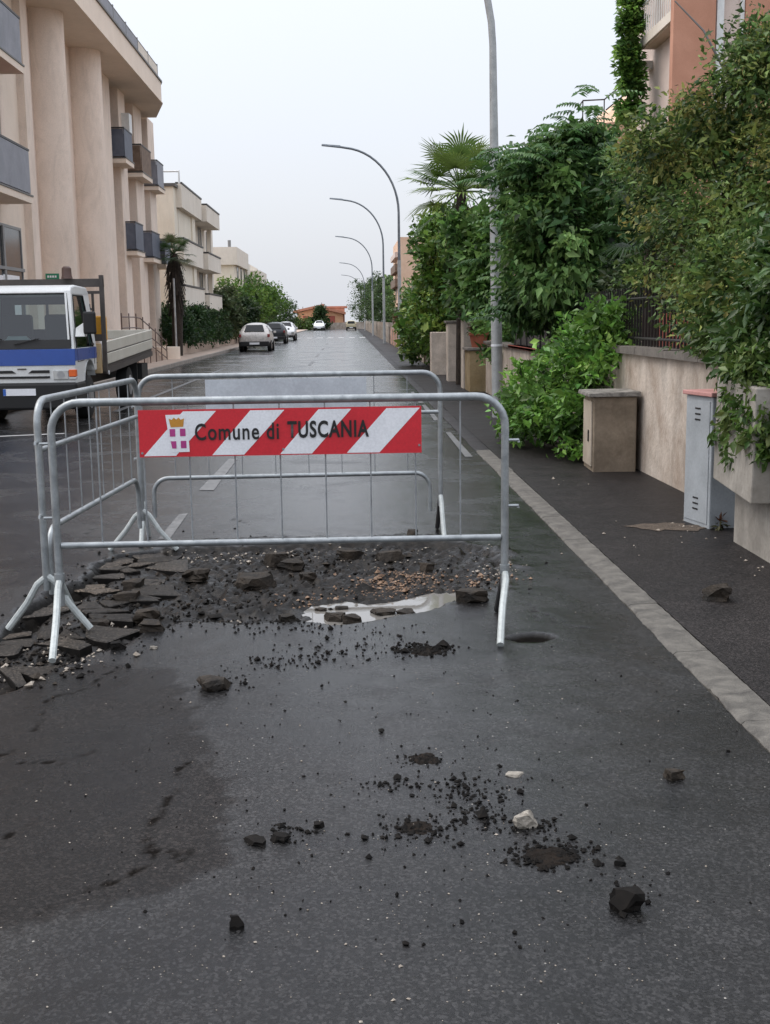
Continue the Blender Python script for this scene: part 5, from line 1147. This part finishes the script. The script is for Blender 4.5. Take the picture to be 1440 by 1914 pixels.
# fan palms
def fan_palm(name, label, base, top, nf, rl, pal, r0=.13, trunkmat='palmbark', skirt=False, fans=None):
    r = empty(name, base, label=label, cat='palm')
    zt_ = top; pts_ = [(base[0], base[1], base[2]-.1), (base[0]+.05, base[1], (base[2]+zt_)*.5), (base[0], base[1], zt_)]
    MB().tube(pts_, [r0*1.1, r0*1.25, r0*.8], 12).build('trunk', trunkmat, r, True)
    if skirt:
        m = MB()
        for i in range(260):
            a = random.uniform(0, 6.28); zz = random.uniform(zt_-2.0, zt_-.1); L_ = random.uniform(.3, .8); rr_ = r0+.04
            x, y = base[0]+rr_*math.cos(a), base[1]+rr_*math.sin(a); w__ = random.uniform(.02, .05); px, py = -math.sin(a)*w__, math.cos(a)*w__
            ou = random.uniform(.08, .26); x2, y2 = base[0]+(rr_+ou)*math.cos(a), base[1]+(rr_+ou)*math.sin(a)
            m.add([(x-px*.3, y-py*.3, zz), (x+px*.3, y+py*.3, zz), (x2+px, y2+py, zz-L_), (x2-px, y2-py, zz-L_)], [(0, 1, 2, 3)])
        m.build('dead_frond_skirt', 'palmbark', r)['kind'] = 'stuff'
    crown = Vector((base[0], base[1], zt_))
    for i in range(nf):
        a = i*2.4+random.uniform(-.3, .3); el = 1.35-1.9*(i/nf)+random.uniform(-.25, .25)
        d = Vector((math.cos(a)*math.cos(el), math.sin(a)*math.cos(el), math.sin(el))); pl_ = rl*random.uniform(.75, 1.0)
        hub = crown+d*pl_*.75+Vector((0, 0, -.06*pl_)); m = MB()
        m.tube([crown, crown+d*pl_*.4+Vector((0, 0, .02)), hub], [.022, .015, .012], 5)
        up = Vector((0, 0, 1)); sd_ = d.cross(up); sd_.normalize(); nn = sd_.cross(d).normalized()
        nbl = 26; V = []; Fq = []
        for k_ in range(nbl):
            th = -2.0+4.0*k_/(nbl-1); bl = rl*.62*(1-.16*abs(th)/2.0)*random.uniform(.9, 1.05)
            bd_ = (d*math.cos(th)+sd_*math.sin(th)).normalized(); tip = hub+bd_*bl+Vector((0, 0, -.22*bl*random.uniform(.4, 1.3)))+nn*.06*abs(math.sin(th))
            w_ = bl*.032; pr_ = bd_.cross(nn).normalized(); md = hub+bd_*bl*.55+nn*.03
            o_ = len(m.v); m.add([hub-pr_*w_*.3, hub+pr_*w_*.3, md+pr_*w_, tip, md-pr_*w_], [(0, 1, 2, 4), (4, 2, 3)])
        fo = m.build('frond', 'leaf', r)
        c_ = np.array(random.choice(pal))*random.uniform(.8, 1.25); me_ = fo.data
        at = me_.attributes.new('col', 'FLOAT_COLOR', 'POINT'); cc = np.ones((len(me_.vertices), 4), np.float32); cc[:, :3] = c_*(1+rng.normal(0, .12, (len(cc), 1))); at.data.foreach_set('color', cc.ravel())
    return r
PB = AY(862, 345, 28.5)
fan_palm('fan_palm', 'fan palm with spreading fronds left of the nearest lamp post', (PB[0], 28.5, 0), PB[2]-.15, 26, 1.3, [(.09, .165, .035), (.12, .20, .045), (.065, .13, .03), (.15, .22, .055)], skirt=True)
LP_ = AY(325, 470, 52.5); fan_palm('fan_palm', 'fan palm with dark shaggy trunk at the corner of the beige-pink building', (LP_[0], 52.5, .1), LP_[2]-.1, 20, .9, [(.06, .11, .03), (.04, .08, .025), (.10, .11, .05)], r0=.20, skirt=True)
q = AY(1215, 395, 12.6); fan_palm('fan_palm', 'small young fan palm fanning out among the olive shrub', (q[0], 12.6, 1.0), q[2]-.25, 8, .62, [(.028, .062, .022), (.035, .07, .025)], r0=.07)

# left hedge, round trees and far greenery
yy = 54.5; k = 0
HL = ['dark clipped hedge section right behind the left palm', 'second dark hedge section from the palm', 'third hedge section, beside the parked beige car', 'hedge section farthest along, next to the dark car']
for i in range(4):
    y = 55.5+i*5.2
    tree('hedge', HL[i], 'hedge', (-7.9, y, .12), [(-7.95, y, 1.45+.1*math.sin(i*2), .75, 2.9, .9, 95), (-7.6, y+.8, .95, .5, 2.4, .4, 40)], 46, .20, .17, .55, [(.018, .045, .016), (.026, .06, .018), (.04, .08, .022)] if i < 2 else [(.03, .065, .02), (.05, .085, .03), (.022, .05, .018)], .06, group='hedge sections on the left', var=.3)
LT = [(-8.0, 76, 2.2, 1.4, 1.5, 'grey-green olive tree over the left hedge', [(0.078, 0.111, 0.046), (0.104, 0.130, 0.058)]), (-7.6, 88, 2.9, 1.9, 1.7, 'round bright green tree in the middle of the left row', [(0.095, 0.176, 0.027), (0.068, 0.135, 0.027), (0.135, 0.216, 0.041)]), (-7.9, 100, 3.4, 2.2, 1.9, 'tallest round bright green tree of the left row', [(0.105, 0.196, 0.028), (0.077, 0.154, 0.028)]), (-8.2, 117, 3.1, 2.3, 2.1, 'round tree behind the tallest one on the left', [(0.084, 0.154, 0.028), (0.056, 0.112, 0.028)]), (-8.3, 142, 2.4, 2.2, 1.9, 'dark tree at the far end of the left row', [(.03, .06, .02), (.045, .08, .025)]), (-7.2, 80, 1.8, 1.2, 1.3, 'dark shrub with white flowers beside the white parked car', [(.018, .04, .014), (.03, .055, .018)])]
for (x, y, zc, rx, rz__, ll, pal) in LT:
    r_, _ = tree('round_tree', ll, 'tree', (x, y, .1), [(x, y, zc, rx, rx*1.2, rz__, 90)], 60, .28*rx/1.6, .20, .6, pal, .12, group='trees along the left pavement', var=.3)
    if 'white flowers' in ll:
        C, O, I, cen = clumps([(x+.2, y-.4, zc+.2, rx, rx, rz__*.8, 9)], 7, .10, .8); leaf_obj('blossom', C, O, O, .13, .12, np.full((len(C), 3), .55), r_, 'leaf')
RT = [(4.6, 64, 2.8, 1.4, 1.9, 'pale green tree behind the second lamp post'), (4.4, 75, 2.6, 1.2, 1.8, 'green tree next to the third lamp post'), (5.2, 93, 3.5, 1.7, 2.4, 'bushy tree between the third and fourth lamp posts'), (4.9, 108, 3.7, 1.6, 2.7, 'tall green tree just before the fourth lamp post'), (4.2, 128, 4.0, 1.9, 3.0, 'dark tree past the fourth lamp post'), (3.9, 155, 4.3, 2.0, 3.4, 'dark green tree overhanging the far right kerb'), (3.0, 200, 5.2, 2.6, 3.6, 'farthest dark tree right of the orange house')]
for (x, y, zc, rx, rz__, ll) in RT:
    tree('street_tree', ll, 'tree', (x+.6, y, .0), [(x, y, zc-.6, rx, rx*1.3, rz__, 100)], 60, .30*rx/1.6, .21, .6, [(.10, .17, .052), (.13, .20, .062), (.08, .14, .046)] if 'dark' not in ll else [(.055, .095, .035), (.075, .12, .042)], .14, group='trees along the right pavement', var=.3)
tree('red_shrub', 'reddish flowering shrub behind the wall by the second lamp post', 'shrub', (3.1, 62, 0), [(3.0, 62, 1.7, .5, .9, .6, 26)], 40, .14, .15, .6, [(.16, .04, .03), (.10, .05, .03), (.06, .07, .025)], .05)
tree('conifer', 'dark conical conifer in front of the orange far house', 'tree', (-4.6, 196, 0), [(-4.6, 196, 1.2, 1.7, 1.7, 1.2, 50), (-4.6, 196, 2.7, .9, .9, 1.2, 30)], 40, .35, .35, .6, [(.03, .065, .02), (.045, .08, .025)], .15)
tree('street_bush', 'yellow-green bush at the left corner of the orange far house', 'bush', (-7.6, 190, 0), [(-7.6, 190, .9, 2.2, 2., .9, 50)], 40, .32, .33, .6, [(.07, .12, .025), (.09, .14, .03)], .1)
# plant in the pot
C, O, I, cen = clumps([(pot.location.x, pot.location.y, pot.location.z+.42, .18, .18, .14, 10)], 26, .07, .3)
leaf_obj('plant', C, O, O+np.array([0, 0, .4]), .11, .06, colours(len(C), [(.16, .05, .03), (.04, .08, .02)], I), pot, 'leaf')['kind'] = 'stuff'
# weeds at the foot of the cabinet
q = G(1345, 990, WZ); C, O, I, cen = clumps([(q[0], q[1], WZ+.06, .06, .05, .07, 6)], 10, .03, .3)
wd_ = empty('weed', (q[0], q[1], WZ), label='small brownish weed at the foot of the grey cabinet', cat='weed'); leaf_obj('leaves', C, O, O+np.array([0, 0, .4]), .06, .022, colours(len(C), [(.10, .045, .025), (.07, .07, .03)], I), wd_, 'leaf')
MB().tube([(q[0], q[1], WZ), (q[0]+.01, q[1], WZ+.12)], .004, 5).build('stem', 'bark', wd_)
